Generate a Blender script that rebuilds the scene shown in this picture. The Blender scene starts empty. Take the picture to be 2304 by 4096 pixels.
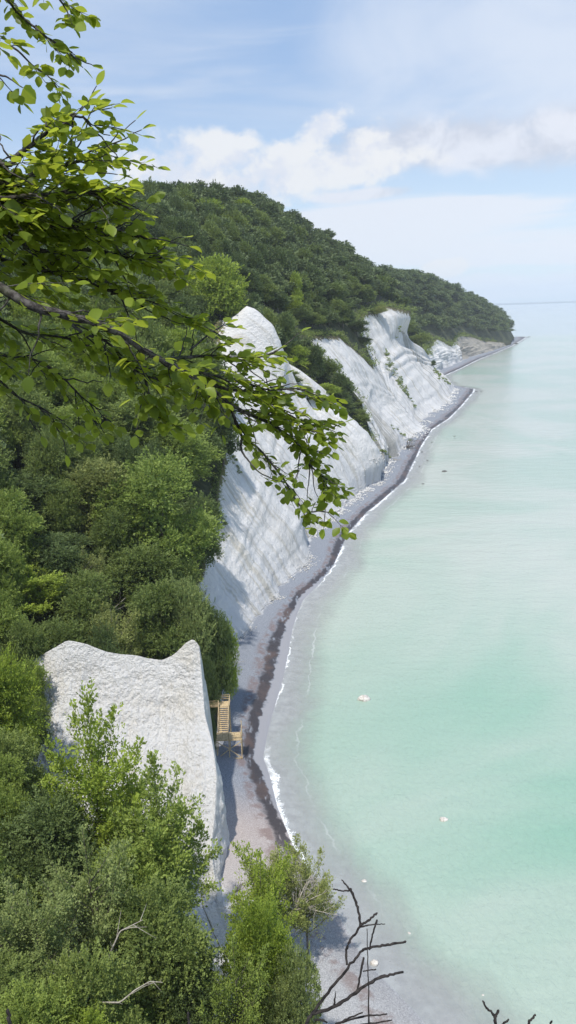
import bpy, math, random
import numpy as np
from mathutils import Vector, Matrix
from mathutils.bvhtree import BVHTree
rad = math.radians
C = bpy.context.scene.collection
SC = bpy.context.scene

# ------------------------------------------------------------------ camera model
FP = 788 * 4.0; CH = 70.0; PIT = rad(14.4); ROL = rad(1.95)
_R = np.array([1, 0, 0.]); _U = np.array([0, math.sin(PIT), math.cos(PIT)]); _F = np.array([0, math.cos(PIT), -math.sin(PIT)])
CR = _R * math.cos(ROL) - _U * math.sin(ROL); CU = _U * math.cos(ROL) + _R * math.sin(ROL)
def ray(u, v): return (u - 1152) * CR + (2048 - v) * CU + FP * _F
def atz(u, v, z):
    d = ray(u, v); s = (z - CH) / d[2]; return np.array([d[0] * s, d[1] * s, z])
def aty(u, v, y):
    d = ray(u, v); s = y / d[1]; return np.array([d[0] * s, y, CH + d[2] * s])
def atd(u, v, dist):
    d = ray(u, v); return np.array([0, 0, CH]) + d / FP * dist
def proj(P):
    P = np.asarray(P, float) - np.array([0, 0, CH]); w = P @ _F
    return 1152 + FP * (P @ CR) / w, 2048 - FP * (P @ CU) / w, w

cam = bpy.data.cameras.new('camera'); co = bpy.data.objects.new('camera', cam); C.objects.link(co)
m = Matrix(((CR[0], CU[0], -_F[0], 0), (CR[1], CU[1], -_F[1], 0), (CR[2], CU[2], -_F[2], CH), (0, 0, 0, 1)))
co.matrix_world = m
cam.sensor_fit = 'VERTICAL'; cam.sensor_height = 36; cam.lens = 36 * 788 / 1024
cam.clip_start = 0.05; cam.clip_end = 200000
SC.camera = co

# ------------------------------------------------------------------ noise
def _hash(ix, iy, iz, seed):
    h = (ix * 374761393 + iy * 668265263 + iz * 2147483647 + seed * 1274126177) & 0xffffffff
    h = ((h ^ (h >> 13)) * 1274126177) & 0xffffffff
    h = (h ^ (h >> 16)) & 0xffffffff
    return h / 4294967295.0
def vnoise(x, y, z=0.0, seed=0):
    x, y, z = np.broadcast_arrays(np.asarray(x, float), np.asarray(y, float), np.asarray(z, float))
    xi = np.floor(x).astype(np.int64); yi = np.floor(y).astype(np.int64); zi = np.floor(z).astype(np.int64)
    fx = x - xi; fy = y - yi; fz = z - zi
    fx = fx * fx * (3 - 2 * fx); fy = fy * fy * (3 - 2 * fy); fz = fz * fz * (3 - 2 * fz)
    r = 0
    for a in (0, 1):
        for b in (0, 1):
            for c in (0, 1):
                w = (fx if a else 1 - fx) * (fy if b else 1 - fy) * (fz if c else 1 - fz)
                r = r + w * _hash(xi + a, yi + b, zi + c, seed)
    return r * 2 - 1
def fbm(x, y, z=0.0, seed=0, o=4):
    r = 0; a = 1; t = 0
    for i in range(o):
        r = r + a * vnoise(np.asarray(x) * 2 ** i, np.asarray(y) * 2 ** i, np.asarray(z) * 2 ** i, seed + i); t += a; a *= .5
    return r / t

# ------------------------------------------------------------------ mesh helpers
def mesh_np(name, V, Fq, mat, parent=None, smooth=False, attrs=None, tri=False):
    V = np.asarray(V, np.float32).reshape(-1, 3); Fq = np.asarray(Fq, np.int32)
    k = Fq.shape[1]; me = bpy.data.meshes.new(name)
    me.vertices.add(len(V)); me.vertices.foreach_set('co', V.ravel())
    me.loops.add(Fq.size); me.loops.foreach_set('vertex_index', Fq.ravel())
    me.polygons.add(len(Fq)); me.polygons.foreach_set('loop_start', np.arange(0, Fq.size, k, dtype=np.int32))
    me.polygons.foreach_set('loop_total', np.full(len(Fq), k, np.int32))
    if smooth: me.polygons.foreach_set('use_smooth', np.ones(len(Fq), bool))
    me.update(calc_edges=True)
    if attrs:
        for an, av in attrs.items():
            a = me.attributes.new(an, 'FLOAT', 'POINT'); a.data.foreach_set('value', np.asarray(av, np.float32).ravel())
    me.validate()
    if mat: me.materials.append(mat)
    o = bpy.data.objects.new(name, me); C.objects.link(o)
    if parent: o.parent = parent
    return o
def grid_faces(nr, nc, flip=False):
    i = np.arange(nr - 1)[:, None] * nc + np.arange(nc - 1)[None, :]
    f = np.stack([i, i + 1, i + nc + 1, i + nc], -1).reshape(-1, 4)
    return f[:, ::-1] if flip else f
class MB:
    def __init__(s): s.V = []; s.F = []; s.n = 0
    def add(s, V, F):
        V = np.asarray(V, float); s.V.append(V); s.F.append(np.asarray(F) + s.n); s.n += len(V)
    def box(s, a, b, w, h, up=(0, 0, 1)):
        a = np.array(a, float); b = np.array(b, float); d = b - a; L = np.linalg.norm(d); d = d / L
        up = np.array(up, float); sd = np.cross(d, up)
        if np.linalg.norm(sd) < 1e-4: sd = np.cross(d, (0, 1, 0))
        sd /= np.linalg.norm(sd); u2 = np.cross(sd, d)
        P = [p + sd * i * w / 2 + u2 * j * h / 2 for p in (a, b) for i, j in ((-1, -1), (1, -1), (1, 1), (-1, 1))]
        s.add(P, [(0, 1, 2, 3), (7, 6, 5, 4), (0, 4, 5, 1), (1, 5, 6, 2), (2, 6, 7, 3), (3, 7, 4, 0)])
    def tube(s, pts, rads, k=6):
        pts = np.asarray(pts, float); n = len(pts); rads = np.broadcast_to(rads, (n,))
        t = np.gradient(pts, axis=0); t /= np.linalg.norm(t, axis=1)[:, None] + 1e-9
        ref = np.array([0.3, 0.2, 1.0]) if abs(t[0][2]) < .9 else np.array([1., .1, 0])
        a = np.cross(t, ref); a /= np.linalg.norm(a, axis=1)[:, None] + 1e-9; b = np.cross(t, a)
        th = np.linspace(0, 2 * math.pi, k, endpoint=False)
        V = pts[:, None, :] + rads[:, None, None] * (np.cos(th)[None, :, None] * a[:, None, :] + np.sin(th)[None, :, None] * b[:, None, :])
        V = V.reshape(-1, 3); F = []
        for i in range(n - 1):
            for j in range(k):
                F.append((i * k + j, i * k + (j + 1) % k, (i + 1) * k + (j + 1) % k, (i + 1) * k + j))
        s.add(V, F)
        c0 = len(V)
        s.V[-1] = np.vstack([V, pts[:1], pts[-1:] + t[-1:] * rads[-1]]); s.n += 2
        base = s.n - len(s.V[-1]); E = []
        for j in range(0, k):
            E.append((c0, (j + 1) % k, j, c0)); e = (n - 1) * k
            E.append((c0 + 1, e + j, e + (j + 1) % k, c0 + 1))
        s.tris = getattr(s, 'tris', []); s.tris += [(base + q[0], base + q[1], base + q[2]) for q in E]
    def build(s, name, mat, parent=None, smooth=False, attrs=None):
        V = np.vstack(s.V); F = np.vstack(s.F)
        me = bpy.data.meshes.new(name)
        faces = F.tolist() + [list(t) for t in getattr(s, 'tris', [])]
        me.from_pydata(V.tolist(), [], faces)
        if smooth: me.polygons.foreach_set('use_smooth', np.ones(len(me.polygons), bool))
        me.update(); me.materials.append(mat)
        o = bpy.data.objects.new(name, me); C.objects.link(o)
        if parent: o.parent = parent
        return o
def tag(o, label=None, cat=None, group=None, kind=None):
    if label: o['label'] = label
    if cat: o['category'] = cat
    if group: o['group'] = group
    if kind: o['kind'] = kind
    return o
def empty(name, loc=(0, 0, 0), rz=0.0):
    o = bpy.data.objects.new(name, None); C.objects.link(o); o.location = loc; o.rotation_euler = (0, 0, rz); return o
def copy_tree(o, parent=None):
    c = o.copy(); C.objects.link(c); c.parent = parent
    for ch in o.children:
        d = ch.copy(); C.objects.link(d); d.parent = c
    return c

# ------------------------------------------------------------------ materials
class NT:
    def __init__(s, name):
        s.m = bpy.data.materials.new(name); s.m.use_nodes = True; s.t = s.m.node_tree; s.t.nodes.clear()
        s.out = s.n('ShaderNodeOutputMaterial')
    def n(s, ty, **kw):
        x = s.t.nodes.new(ty)
        for k, v in kw.items(): setattr(x, k, v)
        return x
    def l(s, a, b): s.t.links.new(a, b)
    def val(s, sock, v):
        if hasattr(v, 'is_output') or isinstance(v, bpy.types.NodeSocket): s.l(v, sock)
        else: sock.default_value = v
    def math(s, op, a, b=0.0, c=0.0, clamp=False):
        x = s.n('ShaderNodeMath', operation=op, use_clamp=clamp); s.val(x.inputs[0], a); s.val(x.inputs[1], b); s.val(x.inputs[2], c); return x.outputs[0]
    def mix(s, f, a, b, bt='MIX'):
        x = s.n('ShaderNodeMix', data_type='RGBA', blend_type=bt); s.val(x.inputs[0], f)
        s.val(x.inputs[6], a if not isinstance(a, tuple) else (*a, 1)); s.val(x.inputs[7], b if not isinstance(b, tuple) else (*b, 1)); return x.outputs[2]
    def noise(s, vec, scale, detail=4, rough=.55, dist=0.0):
        x = s.n('ShaderNodeTexNoise'); s.l(vec, x.inputs['Vector']); x.inputs['Scale'].default_value = scale
        x.inputs['Detail'].default_value = detail; x.inputs['Roughness'].default_value = rough; x.inputs['Distortion'].default_value = dist; return x.outputs['Fac']
    def mapv(s, vec, sc=(1, 1, 1), rot=(0, 0, 0), loc=(0, 0, 0)):
        x = s.n('ShaderNodeMapping'); s.l(vec, x.inputs[0]); x.inputs['Scale'].default_value = sc; x.inputs['Rotation'].default_value = rot; x.inputs['Location'].default_value = loc; return x.outputs[0]
    def ss(s, v, a, b):
        x = s.n('ShaderNodeMapRange', interpolation_type='SMOOTHSTEP'); s.val(x.inputs[0], v); x.inputs[1].default_value = a; x.inputs[2].default_value = b; return x.outputs[0]
    def attr(s, name):
        x = s.n('ShaderNodeAttribute', attribute_name=name); return x.outputs['Fac']
    def bump(s, h, strength=.5, dist=.1):
        x = s.n('ShaderNodeBump'); s.l(h, x.inputs['Height']); x.inputs['Strength'].default_value = strength; x.inputs['Distance'].default_value = dist; return x.outputs[0]
    def princ(s, col, rough=.9, nrm=None, spec=.3):
        x = s.n('ShaderNodeBsdfPrincipled'); s.val(x.inputs['Base Color'], col if not isinstance(col, tuple) else (*col, 1))
        s.val(x.inputs['Roughness'], rough); x.inputs['Specular IOR Level'].default_value = spec
        if nrm: s.l(nrm, x.inputs['Normal'])
        return x.outputs[0]
    def end(s, sh): s.l(sh, s.out.inputs[0]); return s.m
    def pos(s): return s.n('ShaderNodeNewGeometry').outputs['Position']

def mat_chalk(name, streak=1.0, rough_bump=.6, tint=(.68, .665, .65)):
    t = NT(name); p = t.pos()
    st = t.mapv(p, (.035, .42, .035)); a = t.noise(st, 1.0, 6, .62, .35)
    st2 = t.mapv(p, (.05, 1.6, .05)); b = t.noise(st2, 1.0, 5, .6, .2)
    c = t.noise(p, .045, 4, .55)
    d = t.noise(p, 1.4, 6, .65)
    wa = t.mix(t.ss(a, .50, .68), tint, (.52, .49, .43))
    k = t.math('MULTIPLY', t.ss(b, .52, .72), t.ss(c, .42, .62)); k = t.math('MULTIPLY', k, .75 * streak)
    wb = t.mix(k, wa if streak > .5 else tint, (.40, .37, .31))
    if streak <= .5: wb = t.mix(t.math('MULTIPLY', t.ss(t.noise(p, .16, 5, .6), .50, .68), .45), wb, (.82, .76, .65)); wb = t.mix(t.math('MULTIPLY', t.ss(t.noise(p, .5, 6, .7), .56, .72), .45), wb, (.56, .55, .53))
    e_ = t.noise(t.mapv(p, (.014, .12, .014)), 1.0, 7, .66, .25)
    gr = t.attr('grime'); gk = t.math('MULTIPLY', t.ss(t.math('ADD', e_, t.math('MULTIPLY', a, .5)), .70, .84), gr, clamp=True)
    wb = t.mix(t.math('MULTIPLY', gk, .9), wb, t.mix(t.ss(d, .4, .6), (.24, .225, .18), (.36, .34, .30)))
    soil = t.attr('edge'); s2 = t.math('ADD', soil, t.math('MULTIPLY', t.math('SUBTRACT', t.noise(p, .5, 6, .7), .5), 1.5))
    col = t.mix(t.ss(s2, .66, .78), wb, (.16, .14, .075))
    col = t.mix(t.math('MULTIPLY', t.ss(d, .60, .75), .35 if streak > .5 else .15), col, (.45, .44, .42))
    h = t.math('ADD', t.math('MULTIPLY', t.math('ADD', a, t.math('ADD', t.math('MULTIPLY', e_, 2.0), t.math('MULTIPLY', t.noise(p, .20, 9, .72), 4.8))), .8 * streak), t.math('ADD', t.math('MULTIPLY', b, .35 * streak), t.math('MULTIPLY', t.noise(p, 1.1 if streak > .5 else 1.7, 8, .7), .8 if streak > .5 else 1.3)))
    return t.end(t.princ(col, .95, t.bump(h, rough_bump, 1.0), .15))

def mat_beach():
    t = NT('shingle'); p = t.pos(); s = t.attr('shore')   # 0 at the waterline, 1 at the cliff foot
    big = t.noise(p, .09, 4, .6, .4); md = t.noise(p, .55, 5, .6); fine = t.noise(p, 7.0, 6, .75)
    col = t.mix(t.ss(fine, .38, .66), (.145, .16, .19), (.33, .345, .375))
    pink = t.mix(t.ss(fine, .35, .65), (.32, .26, .235), (.50, .43, .39))
    pk = t.math('MULTIPLY', t.math('MULTIPLY', .5, t.ss(big, .44, .62), t.ss(t.math('ABSOLUTE', t.math('SUBTRACT', s, .42)), .38, .12)))
    col = t.mix(t.math('MAXIMUM', pk, t.math('MULTIPLY', t.ss(t.attr('near'), .25, .8), .8)), col, pink)
    w = t.math('ADD', t.math('SUBTRACT', s, t.attr('wetw')), t.math('MULTIPLY', t.math('SUBTRACT', md, .5), .26))
    band = t.math('MULTIPLY', t.ss(w, -.01, .03), t.ss(w, .26, .16))
    swash = t.math('MULTIPLY', t.ss(w, .02, -.03), t.ss(t.attr('wetw'), .03, .1)); col = t.mix(swash, col, (.30, .295, .31))
    wd_ = t.attr('weed'); col = t.mix(t.math('MULTIPLY', t.math('SUBTRACT', 1.0, wd_), .8), col, t.mix(t.ss(fine, .36, .66), (.30, .295, .29), (.56, .55, .54)))
    band = t.math('MULTIPLY', band, wd_)
    col = t.mix(t.math('MULTIPLY', t.math('MULTIPLY', band, t.ss(t.noise(t.mapv(p, (.5, .16, 1)), 1.0, 4, .6), .32, .42)), .93), col, t.mix(t.ss(big, .45, .6), (.035, .028, .030), (.085, .055, .045)))
    b2 = t.math('MULTIPLY', t.ss(w, .20, .26), t.ss(w, .44, .34)); col = t.mix(t.math('MULTIPLY', b2, t.math('MULTIPLY', t.ss(md, .4, .6), .6)), col, (.16, .10, .085))
    ch = t.math('MULTIPLY', t.ss(t.math('ADD', s, t.math('MULTIPLY', md, .35)), 1.02, 1.18), .8)
    col = t.mix(ch, col, (.62, .61, .59))
    wet = t.ss(w, .34, .2); rg = t.mix(wet, (.95, .95, .95), (.45, .45, .45))
    return t.end(t.princ(col, rg, t.bump(t.math('ADD', fine, t.math('MULTIPLY', md, 1.2)), .55, .12), .3))

def mat_seabed():
    t = NT('seabed_gravel'); p = t.pos(); n = t.noise(p, .5, 6, .7); f = t.noise(p, 4.0, 4, .7)
    col = t.mix(t.ss(n, .35, .65), (.38, .35, .36), (.53, .49, .50)); col = t.mix(t.ss(f, .55, .75), col, (.22, .19, .19))
    return t.end(t.princ(col, .9))

def mat_water():
    t = NT('sea_water'); p = t.pos(); d = t.attr('off')    # metres out from the waterline
    big = t.noise(p, .010, 4, .55, .8); md = t.noise(t.mapv(p, (.05, .018, 1)), 1.0, 5, .6, .5); fn = t.noise(p, .6, 5, .65)
    mint = t.mix(t.ss(big, .38, .60), (.43, .465, .41), (.345, .43, .36))
    mint = t.mix(t.math('MULTIPLY', t.ss(md, .5, .68), .2), mint, (.45, .48, .43))
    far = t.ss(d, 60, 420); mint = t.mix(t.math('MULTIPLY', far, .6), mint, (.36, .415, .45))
    mint = t.mix(t.math('MULTIPLY', t.attr('green_and_refl'), t.ss(big, .25, .6)), mint, (.20, .38, .28))  # water's own green patch plus the painted tree reflection
    dd = t.math('ADD', d, t.math('MULTIPLY', t.math('SUBTRACT', md, .5), 14.0))
    dd = t.math('ADD', dd, t.math('MULTIPLY', t.math('SUBTRACT', fn, .5), 2.0))
    milky = t.math('ADD', t.math('MULTIPLY', t.ss(dd, -1.0, 10.0), .72), t.math('MULTIPLY', t.ss(d, 4, 22), .26))
    milky = t.math('ADD', milky, .22, clamp=True)
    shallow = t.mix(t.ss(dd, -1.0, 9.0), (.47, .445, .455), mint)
    # foam: a broken lace band on the waterline and thin stray lines further out
    lace = t.noise(p, 2.6, 6, .75, 1.2)
    e = t.math('ADD', d, t.math('MULTIPLY', t.math('SUBTRACT', t.noise(p, .22, 3, .6), .5), 3.2))
    wdt = t.attr('foamw')
    f1 = t.math('MULTIPLY', t.ss(e, -.5, .1), t.ss(t.math('DIVIDE', e, wdt), 1.3, .25))
    foam = t.ss(t.math('ADD', f1, t.math('MULTIPLY', t.math('SUBTRACT', lace, .5), 2.6)), .62, .95)
    foam = t.math('MULTIPLY', t.math('MULTIPLY', foam, t.ss(f1, .05, .3)), t.math('MULTIPLY', t.ss(wdt, .2, .6), t.ss(t.noise(p, .07, 3, .6), .36, .52)))
    e3 = t.math('ABSOLUTE', t.math('SUBTRACT', e, 5.2)); f3 = t.math('MULTIPLY', t.ss(e3, .22, .05), t.math('MULTIPLY', t.ss(md, .46, .6), .55))
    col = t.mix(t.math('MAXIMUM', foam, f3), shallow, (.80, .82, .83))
    alpha = t.math('MAXIMUM', milky, foam)
    wv = t.noise(t.mapv(p, (1.1, .55, 1), (0, 0, .5)), 1.25, 6, .62, .6); wv2 = t.noise(t.mapv(p, (.10, .22, 1), (0, 0, .35)), 1.0, 4, .6)
    bm = t.bump(t.math('ADD', wv, t.math('MULTIPLY', wv2, 1.4)), .6, .45)
    x = t.n('ShaderNodeBsdfPrincipled'); t.l(col, x.inputs['Base Color']); x.inputs['IOR'].default_value = 1.333
    t.val(x.inputs['Roughness'], t.math('ADD', t.math('MULTIPLY', foam, .5), .12)); t.l(bm, x.inputs['Normal'])
    tr = t.n('ShaderNodeBsdfTransparent'); tr.inputs[0].default_value = (.86, .93, .92, 1)
    mx = t.n('ShaderNodeMixShader'); t.l(alpha, mx.inputs[0]); t.l(tr.outputs[0], mx.inputs[1]); t.l(x.outputs[0], mx.inputs[2])
    return t.end(mx.outputs[0])

def mat_leaf(name, c1, c2, trans=.3, rnd=.35, tr_col=None, rough=.55, spec=.25):
    t = NT(name); ti = t.attr('tint'); oi = t.n('ShaderNodeObjectInfo').outputs['Random']
    f = t.math('ADD', t.math('MULTIPLY', ti, 1 - rnd), t.math('MULTIPLY', oi, rnd), clamp=True)
    col = t.mix(f, c1, c2)
    b = t.princ(col, rough, None, spec)
    tl = t.n('ShaderNodeBsdfTranslucent')
    t.l(t.mix(.5, col, tr_col or tuple(min(1, x * 1.6) for x in c2)), tl.inputs[0])
    mx = t.n('ShaderNodeMixShader'); mx.inputs[0].default_value = trans; t.l(b, mx.inputs[1]); t.l(tl.outputs[0], mx.inputs[2])
    return t.end(mx.outputs[0])
def mat_simple(name, a, b, sc=3.0, bump=.4, rough=.85, dist=.05):
    t = NT(name); p = t.n('ShaderNodeTexCoord').outputs['Object']; n = t.noise(p, sc, 5, .65)
    return t.end(t.princ(t.mix(t.ss(n, .35, .65), a, b), rough, t.bump(n, bump, dist)))
def mat_branch():
    t = NT('beech_bark'); p = t.pos(); n = t.noise(p, 40, 5, .7); g = t.noise(p, 6, 3, .6)
    col = t.mix(t.ss(n, .4, .62), (.022, .018, .015), (.11, .098, .088)); col = t.mix(t.math('MULTIPLY', t.ss(g, .52, .66), .6), col, (.06, .07, .03))
    return t.end(t.princ(col, .85, t.bump(n, .5, .004)))

M = {}
M['chalk'] = mat_chalk('streaked_chalk'); M['chalk2'] = mat_chalk('rough_chalk', .12, .9, (.84, .825, .80))
M['chalkdull'] = mat_chalk('grey_chalk', 1.0, .7, (.34, .31, .27))
M['beach'] = mat_beach(); M['bed'] = mat_seabed(); M['water'] = mat_water()
def mat_ground():
    t = NT('forest_floor'); q = t.pos(); n = t.noise(q, .4, 5, .65); f = t.noise(q, 3.5, 6, .7)
    c = t.mix(t.ss(n, .35, .65), (.03, .04, .016), (.075, .08, .035)); e = t.math('ADD', t.attr('scree'), t.math('MULTIPLY', t.math('SUBTRACT', n, .5), 1.0))
    c = t.mix(t.ss(e, .4, .6), c, t.mix(t.ss(f, .35, .65), (.42, .41, .40), (.70, .69, .68)))
    return t.end(t.princ(c, .95, t.bump(f, .8, .3)))
M['ground'] = mat_ground()
M['soil'] = mat_simple('forest_floor', (.025, .03, .012), (.06, .055, .03), .4, .8, .95, .3)
M['bark'] = mat_simple('bark', (.07, .06, .05), (.20, .18, .155), 4, .5)
M['limbbark'] = mat_branch()
M['deadbark'] = mat_simple('pale_dead_bark', (.28, .25, .21), (.50, .46, .40), 6, .4)
M['darktwig'] = mat_simple('dark_dead_twig', (.012, .010, .010), (.045, .038, .034), 60, .6, .9, .004)
M['timber'] = mat_simple('sawn_timber', (.42, .31, .17), (.62, .49, .30), 5, .3, .7, .01)
M['stone'] = mat_simple('boulder_stone', (.42, .38, .34), (.72, .68, .62), 2, .7, .9, .1)
M['darkstone'] = mat_simple('dark_stone', (.05, .05, .05), (.12, .11, .10), 2, .7, .9, .1)
M['dark'] = mat_leaf('dark_beech_leaves', (0.05, 0.082, 0.03), (0.17, 0.225, 0.068), .22)
M['mid'] = mat_leaf('green_beech_leaves', (0.082, 0.125, 0.036), (0.27, 0.33, 0.085), .25)
M['fresh'] = mat_leaf('fresh_green_leaves', (0.12, 0.175, 0.038), (0.34, 0.42, 0.09), .28)
M['lime'] = mat_leaf('lime_leaves', (0.13, 0.2, 0.025), (0.38, 0.46, 0.07), .3)
M['olive'] = mat_leaf('olive_leaves', (0.14, 0.17, 0.045), (0.37, 0.4, 0.13), .28)
M['grey'] = mat_leaf('grey_green_leaves', (.14, .185, .06), (.36, .42, .145), .25)
M['blue'] = mat_leaf('far_tree_leaves', (0.046, 0.078, 0.036), (0.17, 0.215, 0.08), .2)
M['branchleaf'] = mat_leaf('backlit_beech_leaves', (.060, .105, .014), (.26, .34, .038), .62, 0.0, (.60, .66, .06), .42, .45)

# ------------------------------------------------------------------ coast curves
W_px = [(1698,4089),(1565,3948),(1457,3840),(1374,3700),(1324,3600),(1225,3474),(1175,3391),(1110,3229),(1077,3096),(1052,3030),(1068,2947),(1085,2873),(1135,2707),(1171,2510),(1190,2453),(1212,2400),(1280,2332),(1335,2259),(1360,2205),(1391,2134),(1470,2046),(1509,2017),(1620,1920),(1659,1838),(1683,1785),(1727,1717),(1794,1674),(1842,1626),(1891,1568)]
W_far = [(1777,1502),(1844,1472),(1916,1436),(1988,1408),(2047,1383),(2102,1350)]
F_px = [(1150,4096),(1050,3900),(960,3760),(900,3650),(850,3450),(850,3200),(860,3000),(880,2800),(941,2564),(995,2515),(1009,2477),(1057,2428),(1106,2385),(1120,2332),(1183,2259),(1222,2201),(1240,2150),(1311,2075),(1398,2007),(1470,1940),(1514,1915),(1567,1809),(1615,1770),(1625,1746),(1659,1727),(1683,1688),(1697,1664),(1722,1645),(1780,1616),(1804,1572),(1811,1553)]
F_far = [(1761,1477),(1800,1463),(1838,1444),(1866,1430),(1933,1413),(1983,1397),(2044,1377)]
Wp = [(110, -320), (60, -100), (35, 0), (22, 40)] + [tuple(atz(*q, 0)[:2]) for q in W_px] + [(160, 668), (150, 700), (152, 750)] + [tuple(atz(*q, 0)[:2]) for q in W_far] + [(495, 1650), (440, 1700), (200, 1800), (-4000, 2600), (-40000, 6000), (-400000, 80000)]
Fp = [(100, -320), (50, -100), (25, 0), (10, 38)] + [tuple(atz(*q, 2)[:2]) for q in F_px] + [(141, 690), (141, 750), (152, 807)] + [tuple(atz(*q, 2)[:2]) for q in F_far] + [(445, 1560), (440, 1640), (380, 1700), (150, 1800), (-4050, 2600)]
Wp = np.array(sorted(Wp, key=lambda q: q[1])); Fp = np.array(sorted(Fp, key=lambda q: q[1]))
def Wx(y): return np.interp(y, Wp[:, 1], Wp[:, 0])
def Fx(y): return np.interp(y, Fp[:, 1], Fp[:, 0])

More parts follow.
